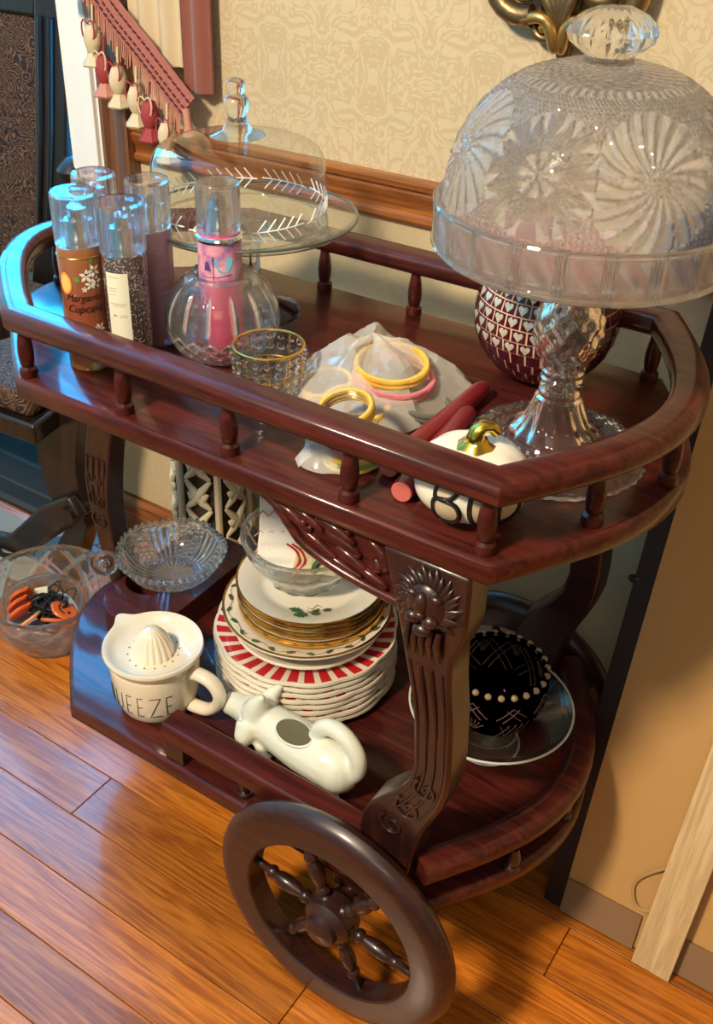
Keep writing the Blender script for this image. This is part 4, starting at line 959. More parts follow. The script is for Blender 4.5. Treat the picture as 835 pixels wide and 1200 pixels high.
b = MB(); fold(b, [(.022,-.036,.036),(.020,-.014,.070),(.008,.010,.108),(-.010,.034,.150)], .008, .012, .085)
for k in range(9): u = -.004+.010*k; b.tube([Vector((.022,-.036,.036))+d*u+Vector((-.004,-.009,.003)), Vector((.020,-.014,.070))+d*u+Vector((-.005,-.008,.004)), Vector((.008,.010,.108))+d*u+Vector((-.005,-.008,.004)), Vector((-.010,.034,.150))+d*u+Vector((-.004,-.007,.004))], .0030, 6)
part(b, 'cloth_body', 'towel_tan', t, smooth=40)
b = MB(); f0 = Vector((.022,-.036,.036))+Vector((-.006,-.013,.004)); up = Vector((-.012,.036,.075)).normalized()
for du in (0,.007): b.tube(smoothpath([tp(-.004+du,.0), tp(.006+du,.016), tp(.000+du,.030), tp(-.014+du,.040)], 5), .0015, 6, 0)
b.tube(smoothpath([tp(.026,.002), tp(.030,.014), tp(.040,.020), tp(.050,.016)], 5), .0042, 8, 1); b.tube(smoothpath([tp(.058,.000), tp(.062,.012), tp(.070,.016)], 5), .0036, 8, 1)
part(b, 'cloth_print', ['berry','holly'], t)
# ---------------------------------------------------------------- lemon squeezer mug
J = (-.500,.079); t = thing('juicer_mug', 'cream ceramic mug lettered SQUEEZE with a fluted juicer lid', 'mug', (J[0],J[1],B))
MR = lambda z: .0455+.0135*min(1, max(0, z/.030))**.6+.0022*min(1, max(0,(z-.03)/.05))
b = MB(); b.lathe([(.0005,.004),(.036,.003),(.040,0),(.0445,.002)]+[(MR(z), z) for z in (.004,.010,.018,.028,.045,.062,.080)]+[(.0605,.083),(.0575,.084),(.055,.080),(.052,.02),(.040,.009),(.0005,.008)], 72); part(b, 'mug_body', 'ceramic', t, smooth=50)
ph = PHI(*J); ha = atan2(.012,.10)
b = MB(); rr_ = [.0105,.0095,.0085,.0085,.0085,.009,.0095,.0105]
b.tube([(v.x*cos(ha), v.x*sin(ha), v.z) for v in smoothpath([(.054,0,.073),(.072,0,.079),(.092,0,.074),(.103,0,.058),(.100,0,.038),(.085,0,.022),(.066,0,.018),(.050,0,.020)], 5)], .0085, 12, flat=(1,1.25)); part(b, 'handle', 'ceramic', t, smooth=80)
G_ = {'S': [[(.9,.85),(.6,1),(.2,.9),(.1,.7),(.8,.35),(.8,.12),(.45,0),(.05,.1)]], 'Q': [[(.5,1),(.15,.8),(.05,.45),(.2,.1),(.5,0),(.85,.2),(.92,.6),(.8,.9),(.5,1)],[(.55,.25),(.95,-.1)]], 'U': [[(.05,1),(.08,.3),(.3,0),(.7,0),(.9,.3),(.92,1)]],
      'E': [[(.85,1),(.1,1),(.1,0),(.85,.02)],[(.1,.5),(.75,.52)]], 'Z': [[(.05,.98),(.95,1),(.05,0),(1,.03)]]}
b = MB(); s = -.106
for ch in 'SQUEEZE':
    w = {'E': .0105, 'Z': .0165}.get(ch, .014); strokes(b, [[(s+x*w, .024+y*.034) for x, y in ln] for ln in G_[ch]], .06, ph, .00062, 0, MR, 5, .0001); s += w+.0060
part(b, 'squeeze_lettering', 'ink', t)
def spout(r, z, a):
    d = (a-2.95+pi)%(2*pi)-pi; k = math.exp(-(d/.17)**2)
    return (r+(.013*k if r > .058 else 0), z+(.002*k if r > .058 else 0))
b = MB(); b.lathe([(.0005,.088),(.030,.088),(.048,.0905),(.058,.097),(.0625,.1025),(.0668,.1030),(.0682,.0995),(.0668,.0955),(.061,.090),(.0605,.0845),(.054,.083),(.0005,.083)], 120, fn=spout); part(b, 'juicer_lid', 'ceramic', t, smooth=60)
b = MB(); b.lathe([(.0275,.088),(.0270,.094),(.0235,.106),(.0185,.117),(.012,.125),(.006,.1285),(.0005,.1290)], 96, fn=lambda r, z, a: (r*(1+.075*(abs(sin(9*a))-.5)*min(1, (.131-z)/.012)), z)); part(b, 'reamer_cone', 'ceramic', t, smooth=35)
b = MB()
for k in range(16): a = 2*pi*k/16; b.lathe([(.0001,.0008),(.0013,.0008),(.0013,0)], 8, c=(.0345*cos(a), .0345*sin(a), .0883))
part(b, 'drain_holes', 'gap', t, stuff=True)
# ---------------------------------------------------------------- cow creamer
Q = (-.285,.088); t = thing('cow_creamer', 'glossy white ceramic cow creamer lying along the low front rail', 'creamer', (Q[0],Q[1],B))
b = MB()
def lb(p, r, **k): b.tube(smoothpath(p, 5), [r[min(len(r)-1, int(i/5))]+(r[min(len(r)-1, int(i/5)+1)]-r[min(len(r)-1, int(i/5))])*(i%5)/5 for i in range((len(p)-1)*5+1)], 16, **k)
lb([(-.040,.010,.046),(-.015,.006,.046),(.025,.002,.046),(.065,.0,.047),(.084,.0,.045)], [.0255,.0290,.0325,.0340,.030])
b.ball((.080,0,.045), (.031,.033,.034), 16, 12); b.ball((-.040,.010,.046), (.025,.027,.026), 14, 10)
lb([(-.044,.010,.048),(-.058,.013,.044),(-.086,.018,.036),(-.104,.020,.032)], [.029,.0255,.0185,.0160]); b.ball((-.105,.020,.032), (.0165,.0175,.0160), 12, 8)
b.tube([(-.050,.004,.060),(-.044,.000,.082),(-.034,-.004,.103)], [.022,.014,.004], 12); b.tube([(-.054,.030,.056),(-.048,.042,.070),(-.042,.050,.078)], [.014,.009,.004], 10)
b.tube([(-.052,-.010,.046),(-.052,-.024,.034),(-.050,-.032,.022)], [.020,.013,.004], 10)
for x, y in ((-.030,-.008),(-.030,.022),(.078,-.014),(.078,.018)): b.tube([(x,y,.030),(x,y,.016),(x+.002,y,.001)], [.015,.012,.0115], 12)
b.tube(smoothpath([(.044,.004,.070),(.050,.004,.090),(.068,.002,.104),(.090,.0,.102),(.108,-.002,.084),(.110,-.003,.060),(.098,-.003,.040)], 5), .0115, 12)
o = part(b, 'cow_body', 'white_ceramic', t, smooth=80)
md = o.modifiers.new('join', 'REMESH'); md.mode = 'VOXEL'; md.voxel_size = .0026; md.use_smooth_shade = True
md = o.modifiers.new('soft', 'SMOOTH'); md.factor = .5; md.iterations = 10
mt = Matrix.Translation((.020,-.010,.0766)) @ Matrix.Rotation(.36, 4, 'X') @ Matrix.Diagonal((1.55,.95,1,1))
b = MB(); b.torus((0,0,0), .0165, .0022, 40, 10, 0, mt); part(b, 'pour_rim', 'white_ceramic', t, smooth=80)
b = MB(); b.lathe([(.0005,.0016),(.010,.0018),(.0165,.0022)], 32); b.xf(mt); part(b, 'pour_opening', 'gap', t)
# ---------------------------------------------------------------- cut glass nappy on the rack
N = (-.632,.262); t = thing('handled_dish', 'shallow cut glass dish with a beaded scalloped edge and ring handle', 'dish', (N[0],N[1],B+.0455))
def nap_cut(a, q):
    if q < .30: return .9*tri(a*24/(2*pi))
    if q < .42: return .8*tri(a*60/(2*pi))*.6
    u = a*5/(2*pi); f = tri(u); return (.9*tri(a*40/(2*pi)) if f > .5 else .45*(tri(a*20/(2*pi)+q*14)+tri(a*20/(2*pi)-q*14)))*(q < .93)
def napw(r, z, a): return r
b = closed_cut([(.0005,0),(.030,0),(.048,.003),(.062,.012),(.072,.024),(.079,.037),(.081,.044)], .0032, 320, 64, .0032, nap_cut)
b.v = [(x*(1+.03*abs(sin(2.5*atan2(y,x)))*(z>.02)), y*(1+.03*abs(sin(2.5*atan2(y,x)))*(z>.02)), z+(.004*abs(sin(2.5*atan2(y,x))) if z > .02 else 0)) for x, y, z in b.v]
part(b, 'dish_body', ['cut_bowl','cut_groove'], t, smooth=20)
b = MB()
for k in range(46):
    a = 2*pi*k/46; w = 1+.03*abs(sin(2.5*a)); b.ball((.0805*w*cos(a), .0805*w*sin(a), .0445+.004*abs(sin(2.5*a))), .0042, 8, 6)
part(b, 'beaded_edge', 'crystal', t)
b = MB(); a = radians(222); b.torus((.1015*cos(a), .1015*sin(a), .030), .0140, .0082, 32, 12, 0, Matrix.Rotation(a, 4, 'Z') @ Matrix.Rotation(pi/2, 4, 'X')); part(b, 'ring_handle', 'crystal', t, smooth=60)
# ---------------------------------------------------------------- amethyst bowl in a footed glass dish
U = (-.090,.272); t = thing('footed_dish', 'clear glass footed dish holding the amethyst cut bowl', 'dish', (U[0],U[1],B))
b = MB(); b.lathe([(.0005,.001),(.040,0),(.043,.0015),(.042,.003),(.020,.007),(.011,.014),(.011,.036),(.03,.042),(.060,.048),(.088,.060),(.104,.071),(.1065,.074),(.104,.0745),(.086,.064),(.058,.052),(.0005,.0485)], 96); part(b, 'dish_body', 'bottle_glass', t)
b = MB(); b.torus((0,0,.0740), .1055, .0016, 120, 6); b.torus((0,0,.0022), .0425, .0014, 72, 6); part(b, 'rim_highlights', 'bright_rim', t)
t = thing('amethyst_bowl', 'dark amethyst overlay cut glass bowl with a beaded rim', 'bowl', (U[0]+.004,U[1]-.002,B+.0525))
def am_cut(a, q):
    return 0
ap_ = [(.0005,0),(.026,0),(.040,.005),(.054,.020),(.063,.042),(.0655,.060),(.064,.078),(.0605,.092)]
b = closed_cut(ap_, .0035, 96, 40, .0001, am_cut); part(b, 'bowl_body', 'purple_glass', t, smooth=60)
apd = dense(ap_, 60)
def ar(z):
    for (r0, z0), (r1, z1) in zip(apd, apd[1:]):
        if z0 <= z <= z1: return r0+(r1-r0)*(z-z0)/max(1e-6, z1-z0)
    return .0605
b = MB()
for k in range(8):
    a0 = 2*pi*k/8
    if k % 2 == 0:
        for i in range(7): an = (i-3)*.28; strokes(b, [[(sin(an)*.004, .026+.003), (sin(an)*.020, .030+cos(an)*.020)]], .06, a0, .0010, 0, ar, 5, -.0002)
    else:
        for i in range(4):
            u = -.014+.009*i; strokes(b, [[(u,.018),(u+.012,.046)],[(u,.046),(u+.012,.018)]], .06, a0, .0007, 0, ar, 5, -.0002)
    strokes(b, [[(-.020,.056),(.0,.074),(.020,.056)],[(-.012,.052),(.008,.072)],[(.012,.052),(-.008,.072)]], .06, a0, .0009, 0, ar, 5, -.0002)
for k in range(8):
    a0 = 2*pi*(k+.5)/8; ri = lambda z: ar(z)-.0075
    strokes(b, [[(-.020,.040),(.012,.084)],[(-.012,.036),(.018,.078)],[(.020,.040),(-.012,.084)],[(.012,.036),(-.018,.078)]], .055, a0, .0009, 0, ri, 5)
    for i in range(5): an = (i-2)*.33; strokes(b, [[(sin(an)*.003, .062), (sin(an)*.014, .066+cos(an)*.018)]], .055, a0+.39, .0008, 0, ri, 5)
part(b, 'clear_cuts', 'purple_cut', t)
b = MB()
for k in range(24): a = 2*pi*k/24; b.ball((.0612*cos(a), .0612*sin(a), .0895), (.0046,.0046,.0042), 10, 8)
part(b, 'beaded_rim', 'amber_bead', t)

# ---------------------------------------------------------------- floor at the left: bowls of halloween charms
F = (-.948,.262); b = closed_cut([(.0005,0),(.062,0),(.074,.012),(.094,.044),(.110,.084),(.120,.114)], .004, 200, 60, .0045, lambda a, q: (.6*(1-min(1,3*tri(a*10/(2*pi)+q*3)))+.6*(1-min(1,3*tri(a*10/(2*pi)-q*3))))*(q<.95)+.3*tri(a*36/(2*pi))*(q<.3), .25)
single(b, 'crystal_bowl', ['cut_bowl','cut_groove'], 'wide diamond cut crystal bowl standing on the floor', 'bowl', (F[0],F[1],.001), smooth=20)
F2 = (-.938,.246); b = MB(); b.lathe([(.0005,0),(.044,0),(.058,.010),(.070,.040),(.076,.070),(.0745,.072),(.067,.042),(.053,.013),(.0005,.005)], 72); b.torus((0,0,.071), .0750, .0022, 72, 8)
tilt = (radians(12), radians(4), 0)
single(b, 'charm_bowl', 'bottle_glass', 'small glass bowl of orange and black charms nested in the crystal bowl', 'bowl', (F2[0],F2[1],.022), rot=tilt)
b = MB(); n = 30; vs = []
for i in range(6):
    for j in range(n): a = 2*pi*j/n; q = i/5; vs.append(((.062*q)*cos(a)*(1+.08*sin(4*a)), (.062*q)*sin(a)*(1+.08*sin(3*a)), .030+.016*q*q+.006*sin(5*a+q*7)*q))
b.add(vs, [(i*n+j, i*n+(j+1)%n, (i+1)*n+(j+1)%n, (i+1)*n+j) for i in range(5) for j in range(n)])
single(b, 'bowl_lining', 'grey_cloth', 'blue grey cloth lining the small glass bowl on the floor', 'cloth', (F2[0],F2[1],.022), rot=tilt, smooth=80)
def charm_mesh(kind):
    b = MB(); b.lathe([(.0001,-.003),(.0215,-.003),(.0235,0),(.0215,.003),(.0001,.003)], 28, fn=lambda r, z, a: (r*(1+.05*abs(sin(3*a+.5))), z)); b.ball((.0235,0,0), (.006,.005,.003), 8, 6)
    for x, y, r in ((.006,.0085,.0034),(.006,-.0085,.0034)): b.lathe([(.0001,.0035),(r,.0035),(r,.0025)], 10, 1, c=(x,y,0))
    b.tube([(-.004,-.012,.0032),(-.009,-.006,.0032),(-.0105,0,.0032),(-.009,.006,.0032),(-.004,.012,.0032)], .0014, 6, 1); return b
cm = {'orange': charm_mesh(0).mesh('charm', ['orange','cord_black']), 'peach': charm_mesh(0).mesh('charm', ['peach','cord_black'])}
for i, (px, py, pz, rx, ry, rz, m, lab) in enumerate((
    (-.044,-.010,.080,-.6,-1.0,.3,'orange','orange pumpkin charm, uppermost of the row leaning at the left'), (-.034,-.026,.076,-.6,-.95,.5,'orange','orange pumpkin charm, second of the row leaning at the left'),
    (-.020,-.036,.072,-.7,-.8,.7,'orange','orange pumpkin charm, third of the row leaning at the left'), (.006,-.040,.070,.75,-.1,-1.4,'peach','pale orange pumpkin charm lying face up at the bowl front'),
    (.040,.010,.074,.2,.5,1.2,'orange','orange pumpkin charm at the right edge, upper of two'), (.044,-.016,.072,.3,.6,2.6,'orange','orange pumpkin charm at the right edge, lower of two'))):
    o = bpy.data.objects.new('pumpkin_charm', cm[m]); C.objects.link(o); o.location = (F2[0]+px, F2[1]+py, .022+pz-.012); o.rotation_euler = (rx,ry,rz); o['label'] = lab; o['category'] = 'charm'; o['group'] = 'pumpkin charms in the bowl'
rr_ = random.Random(5); b = MB()
for k in range(18):
    a = rr_.uniform(0, 6.28); p = [Vector((.004,.002,.056))+Vector((rr_.uniform(-.028,.032), rr_.uniform(-.028,.030), rr_.uniform(-.006,.016))) for _ in range(6)]; b.tube(smoothpath(p, 5), .0030, 6)
b.tube(smoothpath([(-.010,.010,.060),(-.014,.034,.078),(-.004,.046,.086),(.004,.030,.074),(.0,.012,.066)], 6), .0013, 6); b.tube(smoothpath([(.010,.016,.066),(.024,.040,.084),(.036,.046,.084),(.044,.030,.076)], 6), .0013, 6); b.tube(smoothpath([(-.018,.008,.062),(-.020,.040,.074),(.016,.034,.080),(.02,.012,.066)], 6), .0013, 6)
single(b, 'cord_bundle', 'cord_black', 'tangle of black cord among the orange charms', 'cord', (F2[0],F2[1],.020), smooth=80)
b = MB(); b.box((0,0,0), (.026,.020,.002)); single(b, 'paper_tag', 'tag', 'cream paper tag behind the orange charms', 'tag', (F2[0]-.028,F2[1]+.020,.098-.012), rot=(.7,-.3,.5), smooth=0, bevel=.0008)
# ---------------------------------------------------------------- carved cream drum by the wall
Dm = (-.762,.510); DR = .068; t = thing('carved_drum', 'cream carved openwork drum standing on the floor by the back wall', 'stool', (Dm[0],Dm[1],0))
b = MB(); b.lathe([(.0005,.001),(DR-.008,0),(DR-.008,.390),(.0005,.391)], 40); part(b, 'drum_core', 'carved_gap', t)
b = MB(); b.torus((0,0,.010), DR-.003, .010, 48, 8); b.torus((0,0,.382), DR-.003, .010, 48, 8)
for k in range(6): a = 2*pi*k/6+.35; b.tube([(DR*cos(a), DR*sin(a), z) for z in (.01,.12,.25,.38)], .0065, 8)
part(b, 'drum_frame', 'cream_carved', t)
b0 = None
for k in range(6):
    for j in range(6):
        if b0 is None:
            b = MB()
            for sg in (-1, 1):
                b.tube([(DR*cos(q*.36*sg), DR*sin(q*.36*sg), -.030+.060*z) for q, z in ((-.9,.02),(-.35,.25),(.25,.62),(.95,.98))], [.003,.0065,.0065,.003], 8, flat=(1.2,.8))
            for sg in (-1, 1): b.tube([(DR*1.01*cos(q*.36*sg), DR*1.01*sin(q*.36*sg), -.030+.060*z) for q, z in ((.1,.5),(.45,.42),(.8,.55))], [.002,.0085,.001], 8, flat=(1.4,.6))
            b0 = part(b, 'carved_leaves', 'cream_carved', t, smooth=70); o = b0
        else: o = piece(b0, t)
        o.location = (0,0,.046+.060*j); o.rotation_euler = (0,0,.35+pi/6+2*pi*k/6)
b = MB(); b.tube(smoothpath([(-1.13,.545,.004),(-1.03,.572,.004),(-.93,.548,.004),(-.86,.565,.004)], 8), .0038, 8); b.tube(smoothpath([(-1.12,.560,.004),(-1.0,.558,.004),(-.90,.575,.004)], 8), .0038, 8)
single(b, 'power_cord', 'cable', 'beige power cord lying on the floor along the baseboard', 'cord', (0,0,0), smooth=80)
# ---------------------------------------------------------------- paper-backed frame leaning beside the cart
PT = math.atan(.262); Pn = (.026,.2695,0); t = thing('picture_frame', 'large dark framed picture leaning with its kraft paper back outwards', 'picture', Pn, rot=(-PT,0,0))
PWd, PHt = .66, 1.20
b = MB(); b.box((.0145,.012,PHt/2), (.029,.024,PHt)); b.box((PWd-.0145,.012,PHt/2), (.029,.024,PHt)); b.box((PWd/2,.012,.0125), (PWd-.058,.022,.025)); b.box((PWd/2,.012,PHt-.0125), (PWd-.058,.022,.025)); part(b, 'frame', 'frame_wood', t, smooth=0, bevel=.001)
b = MB(); b.box((PWd/2,.004,PHt/2), (PWd-.050,.010,PHt-.004)); part(b, 'kraft_backing', 'kraft', t, smooth=0)
for x0, x1 in ((.026,.130),(.150,PWd-.026)): b = MB(); b.box(((x0+x1)/2,-.003,.027), (x1-x0,.006,.054)); part(b, 'kraft_strip', 'kraft_dark', t, smooth=0, bevel=.0006)
b = MB(); b.tube(smoothpath([(.150,-.004,.150),(.135,-.007,.137),(.118,-.006,.117),(.109,-.005,.098),(.112,-.006,.078),(.122,-.006,.066),(.140,-.006,.070),(.152,-.004,.082)], 6), .0022, 8); part(b, 'hanging_string', 'string', t)
b = MB(); b.ball((.001,.0,.50), (.009,.004,.006), 10, 8); part(b, 'frame_clip', 'black', t)
t = thing('wood_batten', 'pale bare wood batten leaning upright against the kraft paper', 'board', (.187,.262,0), rot=(-PT+.006,radians(2.0),0))
b = MB(); b.box((0,-.010,.60), (.0505,.017,1.20)); part(b, 'batten', 'pale_wood', t, smooth=0, bevel=.001)
# ---------------------------------------------------------------- folding chair with paisley upholstery
ch = thing('armchair', 'dark carved chair with paisley back and curved crossing legs', 'chair', (-1.40,.62,0))
def cpart(b, n, m, **k): return part(b, n, m, ch, True, **k)
b = MB(); b.prism([(-1.470,.36),(-1.360,.36),(-1.325,.535),(-1.287,.764),(-1.253,.966),(-1.246,1.0),(-1.336,1.0),(-1.344,.957),(-1.380,.750),(-1.425,.513)], .74, .79, lambda a, z, h: (a, h, z)); cpart(b, 'back_post', 'chair_wood', smooth=30, bevel=.007, seg=3)
for dx in (.020,.048): b = MB(); b.tube([(-1.425+dx,.738,.53),(-1.378+dx,.738,.75),(-1.342+dx,.738,.96)], .0055, 8); cpart(b, 'post_reed', 'chair_wood')
b = MB(); b.ball((-1.238,.765,.995), (.026,.026,.026), 14, 10); cpart(b, 'back_ear', 'chair_wood', smooth=80)
b = MB(); b.prism([(-1.445,.42),(-1.425,.513),(-1.380,.750),(-1.344,.960),(-1.95,.960),(-2.02,.42)], .752, .785, lambda a, z, h: (a, h, z)); cpart(b, 'back_cushion', 'paisley', smooth=30, bevel=.014, seg=3)
b = MB(); b.prism([(-1.340,.957),(-1.336,1.0),(-1.95,1.0),(-1.95,.957)], .742, .792, lambda a, z, h: (a, h, z)); cpart(b, 'crest_rail', 'chair_wood', smooth=30, bevel=.006)
b = MB(); b.prism([(-1.02,.345),(-1.10,.72),(-1.75,.72),(-1.60,.30)], .385, .432); cpart(b, 'seat_cushion', 'paisley', bevel=.016, seg=3)
b = MB(); b.prism([(-1.005,.335),(-1.09,.73),(-1.76,.73),(-1.61,.29)], .345, .385); cpart(b, 'seat_rail', 'chair_wood', bevel=.006)
b = MB(); b.lathe([(.0001,.40),(.020,.40),(.020,.66),(.014,.680),(.024,.690),(.0265,.706),(.016,.720),(.024,.732),(.029,.744),(.022,.754),(.011,.765),(.0001,.768)], 24, c=(-1.128,.600,0)); cpart(b, 'arm_post', 'chair_wood', smooth=40)
b = MB(); b.tube(smoothpath([(-1.40,.42,.60),(-1.25,.38,.615),(-1.12,.35,.615),(-1.066,.34,.590),(-1.062,.34,.540)], 6), .026, 12, flat=(.8,1)); cpart(b, 'arm', 'chair_wood', smooth=80)
def sleg(pts, wid, y0, y1):
    p = smoothpath([(x, 0, z) for x, z in pts], 6); L_, R_ = [], []
    for i, q in enumerate(p):
        d = (p[min(i+1,len(p)-1)]-p[max(0,i-1)]).normalized(); f = i/(len(p)-1)*(len(wid)-1); w = wid[int(f)]+(wid[min(len(wid)-1, int(f)+1)]-wid[int(f)])*(f-int(f)); L_.append((q.x-d.z*w, q.z+d.x*w)); R_.append((q.x+d.z*w, q.z-d.x*w))
    b = MB(); b.prism(L_+R_[::-1], y0, y1, lambda a, z, h: (a, h, z)); return b
cpart(sleg([(-1.026,.392),(-1.043,.292),(-1.040,.215),(-1.020,.150),(-1.012,.125),(-1.045,.060),(-1.062,.0)], [.060,.052,.048,.038,.020,.030,.042], .405, .437), 'leg', 'chair_wood', smooth=30, bevel=.005)
cpart(sleg([(-.985,.200),(-1.065,.135),(-1.150,.055),(-1.20,.024),(-1.27,.014)], [.022,.032,.028,.020,.012], .380, .404), 'leg', 'chair_wood', smooth=30, bevel=.008, seg=3)
b = MB(); b.tube([(-1.0,.372,.178),(-1.0,.445,.178)], .018, 12); cpart(b, 'leg_pivot', 'chair_wood')
for y in (.32,.70): cpart(sleg([(-1.66,.36),(-1.65,.28),(-1.62,.18),(-1.66,.08),(-1.66,.0065)], [.03,.03,.025,.02,.03], y, y+.03), 'leg', 'chair_wood', smooth=30, bevel=.005)
# dark rug with pale bands in the bay
t = thing('area_rug', 'dark grey rug with pale border bands in the bay behind the chair', 'rug', (-1.9,.72,0))
b = MB(); b.box((-2.0,.72,.003), (1.66,.43,.006)); part(b, 'rug_pile', 'plinth', t, True, 0)
for y, w in ((.515,.016),(.565,.008),(.640,.012)): b = MB(); b.box((-2.0,y,.0035), (1.662,w,.0065)); part(b, 'border_band', 'rug_band', t, True, 0)
# cream mat with black scrolls
b = MB(); b.box((-1.40,.36,.002), (.56,.235,.004)); t = thing('floor_mat', 'cream floor mat with black scrollwork under the chair', 'mat', (-1.40,.36,0)); part(b, 'mat_pile', 'rug', t, True, 0)
b = MB()
for cx in (-1.60,-1.47,-1.34,-1.21):
    for sg in (-1, 1):
        b.tube([(cx+(.012+.040*i/18)*cos(i*.42)*sg, .40+(.012+.030*i/18)*sin(i*.42), .0045) for i in range(19)], .0075, 6, flat=(.15,1), up=(0,0,1))
        b.tube([(cx+(.012+.034*i/14)*cos(i*.42+2)*sg, .30+(.010+.026*i/14)*sin(i*.42+2), .0045) for i in range(15)], .0065, 6, flat=(.15,1), up=(0,0,1))
part(b, 'mat_scrolls', 'rug_black', t, True)
# ---------------------------------------------------------------- swag braid with tassels, drape edge
sw = thing('curtain_swag', 'rose swag with woven braid and hanging bell tassels at the window', 'curtain', (-.90,.55,1.0))
SP_ = smoothpath([(-1.13,.545,1.72),(-1.09,.545,1.52),(-1.04,.545,1.30),(-1.0,.545,1.13),(-.963,.546,1.048),(-.885,.547,.976),(-.806,.548,.905)], 16)
ls_ = [0]
for a_, c_ in zip(SP_, SP_[1:]): ls_.append(ls_[-1]+(c_-a_).length)
def along(f):
    """point and in-plane normal at fraction f of the braid"""
    d = f*ls_[-1]; k = 0
    while k < len(ls_)-2 and ls_[k+1] < d: k += 1
    q = (d-ls_[k])/(ls_[k+1]-ls_[k]); t_ = (SP_[k+1]-SP_[k]).normalized(); return SP_[k].lerp(SP_[k+1], q), Vector((-t_.z, 0, t_.x)), t_
A1 = SP_[-1]
b = MB(); n = 70; vs = []
for i in range(n+1):
    p, nv, _t = along(i/n)
    for u in (-.021,-.0105,0,.0105,.021): vs.append(p+nv*u+Vector((0,-.002*cos(u*400)-.0008*(i%2),0)))
    for u in (.021,0,-.021): vs.append(p+nv*u+Vector((0,.004,0)))
b.add(vs, [(i*8+j, i*8+(j+1)%8, (i+1)*8+(j+1)%8, (i+1)*8+j) for i in range(n) for j in range(8)]); part(b, 'woven_braid', 'braid', sw, True, 60)
b = MB()
for u in (-.0115,-.0015,.0125):
    for i in range(84): p, nv, t_ = along((i+.5)/84); b.box(p+nv*u+Vector((0,-.0035,0)), (.0062,.002,.0022), 0, Matrix.Rotation(atan2(-t_.z, t_.x), 4, 'Y'))
part(b, 'dark_stitches', 'braid_dark', sw, True, 0, stuff=True)
b = MB(); rr_ = random.Random(2)
for i in range(200):
    p, nv, _t = along((i+.5)/200); p = p-nv*.020; d = rr_.uniform(.020,.038); b.tube([p, p+Vector((rr_.uniform(-.002,.002),-.002,-d))], .0011, 4)
part(b, 'fringe', 'tassel_rose', sw, True, 60, stuff=True)
def tassel(p, m1, m2, s=1.0):
    t_ = None; b = MB(); b.tube([p, p+Vector((0,-.003,-.022*s))], .0018, 6); b.lathe([(.0001,.0),(.006*s,-.002*s),(.0095*s,-.010*s),(.0105*s,-.018*s),(.008*s,-.027*s),(.0055*s,-.031*s)], 14, c=p+Vector((0,-.004,-.018*s))); tt = part(b, 'tassel', m1, sw, True, 60)
    b = MB(); b.lathe([(.0055*s,-.030*s),(.009*s,-.036*s),(.014*s,-.043*s),(.0125*s,-.045*s),(.0001,-.042*s)], 16, c=p+Vector((0,-.004,-.018*s)), fn=lambda r, z, a: (r*(1+.12*sin(6*a)), z)); part(b, 'tassel_skirt', m2, tt, True, 60)
    b = MB()
    for k in (-1, 1): b.tube([p+Vector((0,-.006,-.018*s))+Vector((k*.0095*s*sin(q), -.005*s, .009*s*sin(2*q)*.7-.004*s*q)) for q in [pi*i/8 for i in range(9)]], .0014, 5)
    part(b, 'tassel_loops', 'tassel_red' if m1 == 'tassel_cream' else 'tassel_cream', tt, True, 60)
L1 = ls_[-1]
for dist, drop, m1, m2 in ((.215,.004,'tassel_cream','tassel_cream'),(.190,.026,'tassel_red','tassel_rose'),(.155,.014,'tassel_cream','tassel_cream'),(.108,.008,'tassel_cream','tassel_cream'),(.074,.004,'tassel_red','tassel_red'),(.030,.002,'tassel_cream','tassel_cream'),(.32,.01,'tassel_red','tassel_rose'),(.42,.01,'tassel_cream','tassel_cream')):
    p, nv, _t = along(1-dist/L1); tassel(p-nv*.020+Vector((0,-.004,-drop)), m1, m2, 1.4)
b = MB(); b.tube([A1+Vector((0,-.002,.0)), A1+Vector((.004,-.004,-.022)), A1+Vector((.006,-.004,-.040))], [.006,.005,.010], 10); part(b, 'end_tassel', 'tassel_rose', sw, True, 60)
def hang(name, x0, x1, y, z0, z1, m, folds, label, amp=.010):
    b = MB(); n = 30; vs = []
    for i in range(n+1):
        q = i/n; x = x0+(x1-x0)*q; yy = y+amp*sin(q*folds*2*pi)
        vs += [(x, yy, z0), (x, yy, z1), (x, yy+.004, z1), (x, yy+.004, z0)]
    b.add(vs, [(i*4+j, i*4+(j+1)%4, (i+1)*4+(j+1)%4, (i+1)*4+j) for i in range(n) for j in range(4)]+[(0,1,2,3), (n*4+3,n*4+2,n*4+1,n*4)])
    o = single(b, name, m, label, 'curtain', (0,0,0), smooth=60); return o
hang('window_drape', -.825, -.775, .568, .925, 2.2, 'drape', 1.2, 'rose brown drape edge hanging beside the window behind the braid', .006)
hang('drape_lining', -.935, -.830, .572, .955, 2.2, 'drape_lining', 2.5, 'cream curtain lining hanging between casing and rose drape', .007)
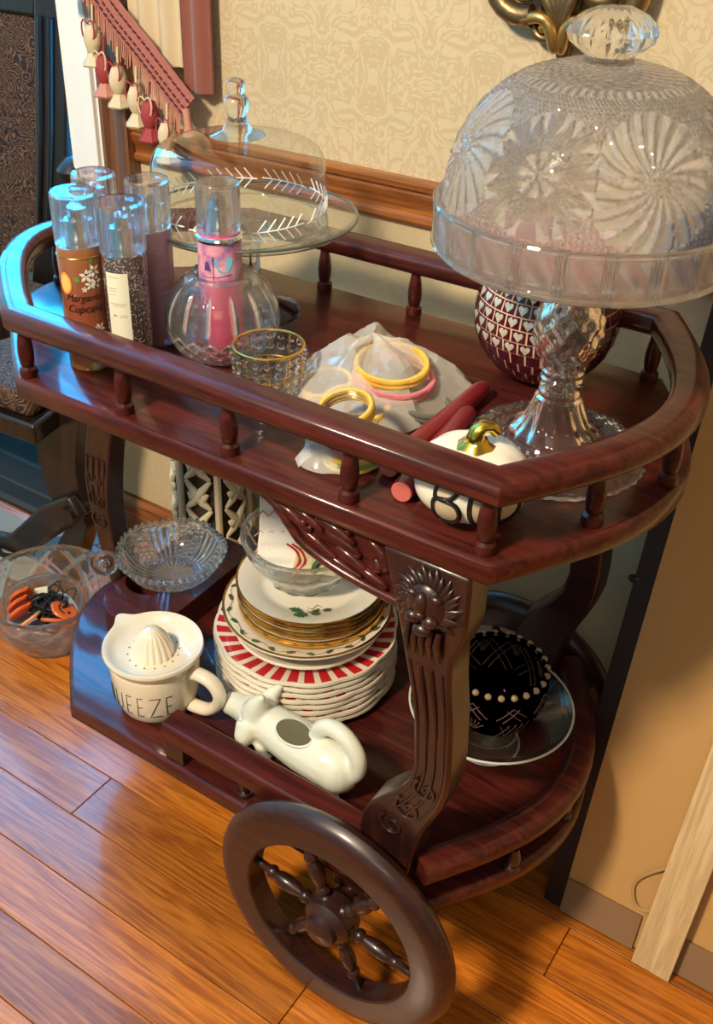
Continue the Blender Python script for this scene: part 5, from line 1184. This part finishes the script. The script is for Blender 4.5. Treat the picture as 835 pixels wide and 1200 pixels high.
# ---------------------------------------------------------------- bronze wall sconce
sc = thing('wall_sconce', 'ornate antique bronze wall sconce with scrolled leaf base', 'sconce', (-.235,.60,1.16))
X0 = -.235; b = MB()
b.prism([(X0+.016*cos(a)*(1.6 if sin(a) > 0 else 1), 1.115+.085*sin(a)) for a in [2*pi*i/28 for i in range(28)]], .585, .599, lambda a, z, h: (a, h, z)); part(b, 'back_plate', 'bronze', sc, True, 40, bevel=.005)
def scroll(cx, cz, r, a0, turns, sg, w, y):
    n = 34; return [(cx+sg*r*(1-.86*i/n)*cos(a0+turns*2*pi*i/n), y-.006*i/n, cz+r*(1-.86*i/n)*sin(a0+turns*2*pi*i/n)) for i in range(n+1)], [w*(1-.45*i/n) for i in range(n+1)]
for sg in (-1, 1):
    b = MB(); p, w = scroll(X0+sg*.020, 1.074, .0185, 1.2, -1.5, sg, .0062, .580); b.tube(p, w, 10); part(b, 'lower_volute', 'bronze', sc, True, 70)
    b = MB(); p, w = scroll(X0+sg*.052, 1.128, .046, -1.9, 1.55, sg, .0135, .572); b.tube(p, w, 12); b.ball((X0+sg*.052, .560, 1.128), .013, 12, 8); part(b, 'upper_volute', 'bronze', sc, True, 70)
    b = MB(); b.tube(smoothpath([(X0+sg*.004,.575,1.046),(X0+sg*.010,.568,1.074),(X0+sg*.024,.565,1.085),(X0+sg*.058,.568,1.080),(X0+sg*.090,.572,1.100),(X0+sg*.098,.575,1.128)], 6), [.004,.0055,.007,.0075,.008,.0082,.0082,.0078,.0075,.007]+[.0075]*21, 10); part(b, 'leaf_scroll', 'bronze_hi', sc, True, 70)
    b = MB(); b.ball((X0+sg*.020, .572, 1.074), .007, 10, 8); part(b, 'volute_bead', 'bronze_hi', sc, True, 70)
b = MB()
for k in range(5): a = (k-2)*.38; b.tube([(X0, .574, 1.070), (X0+sin(a)*.022, .562, 1.095+.014*cos(a)), (X0+sin(a)*.034, .570, 1.112+.030*cos(a))], [.003,.008,.001], 8)
part(b, 'acanthus', 'bronze', sc, True, 70)
b = MB(); b.tube(smoothpath([(X0,.580,1.16),(X0,.53,1.15),(X0,.48,1.19),(X0,.478,1.24)], 6), .008, 10); b.lathe([(.0001,1.235),(.03,1.245),(.034,1.255),(.012,1.258),(.012,1.33),(.0001,1.33)], 24, c=(X0,.478,0)); part(b, 'candle_arm', 'bronze', sc, True, 60)
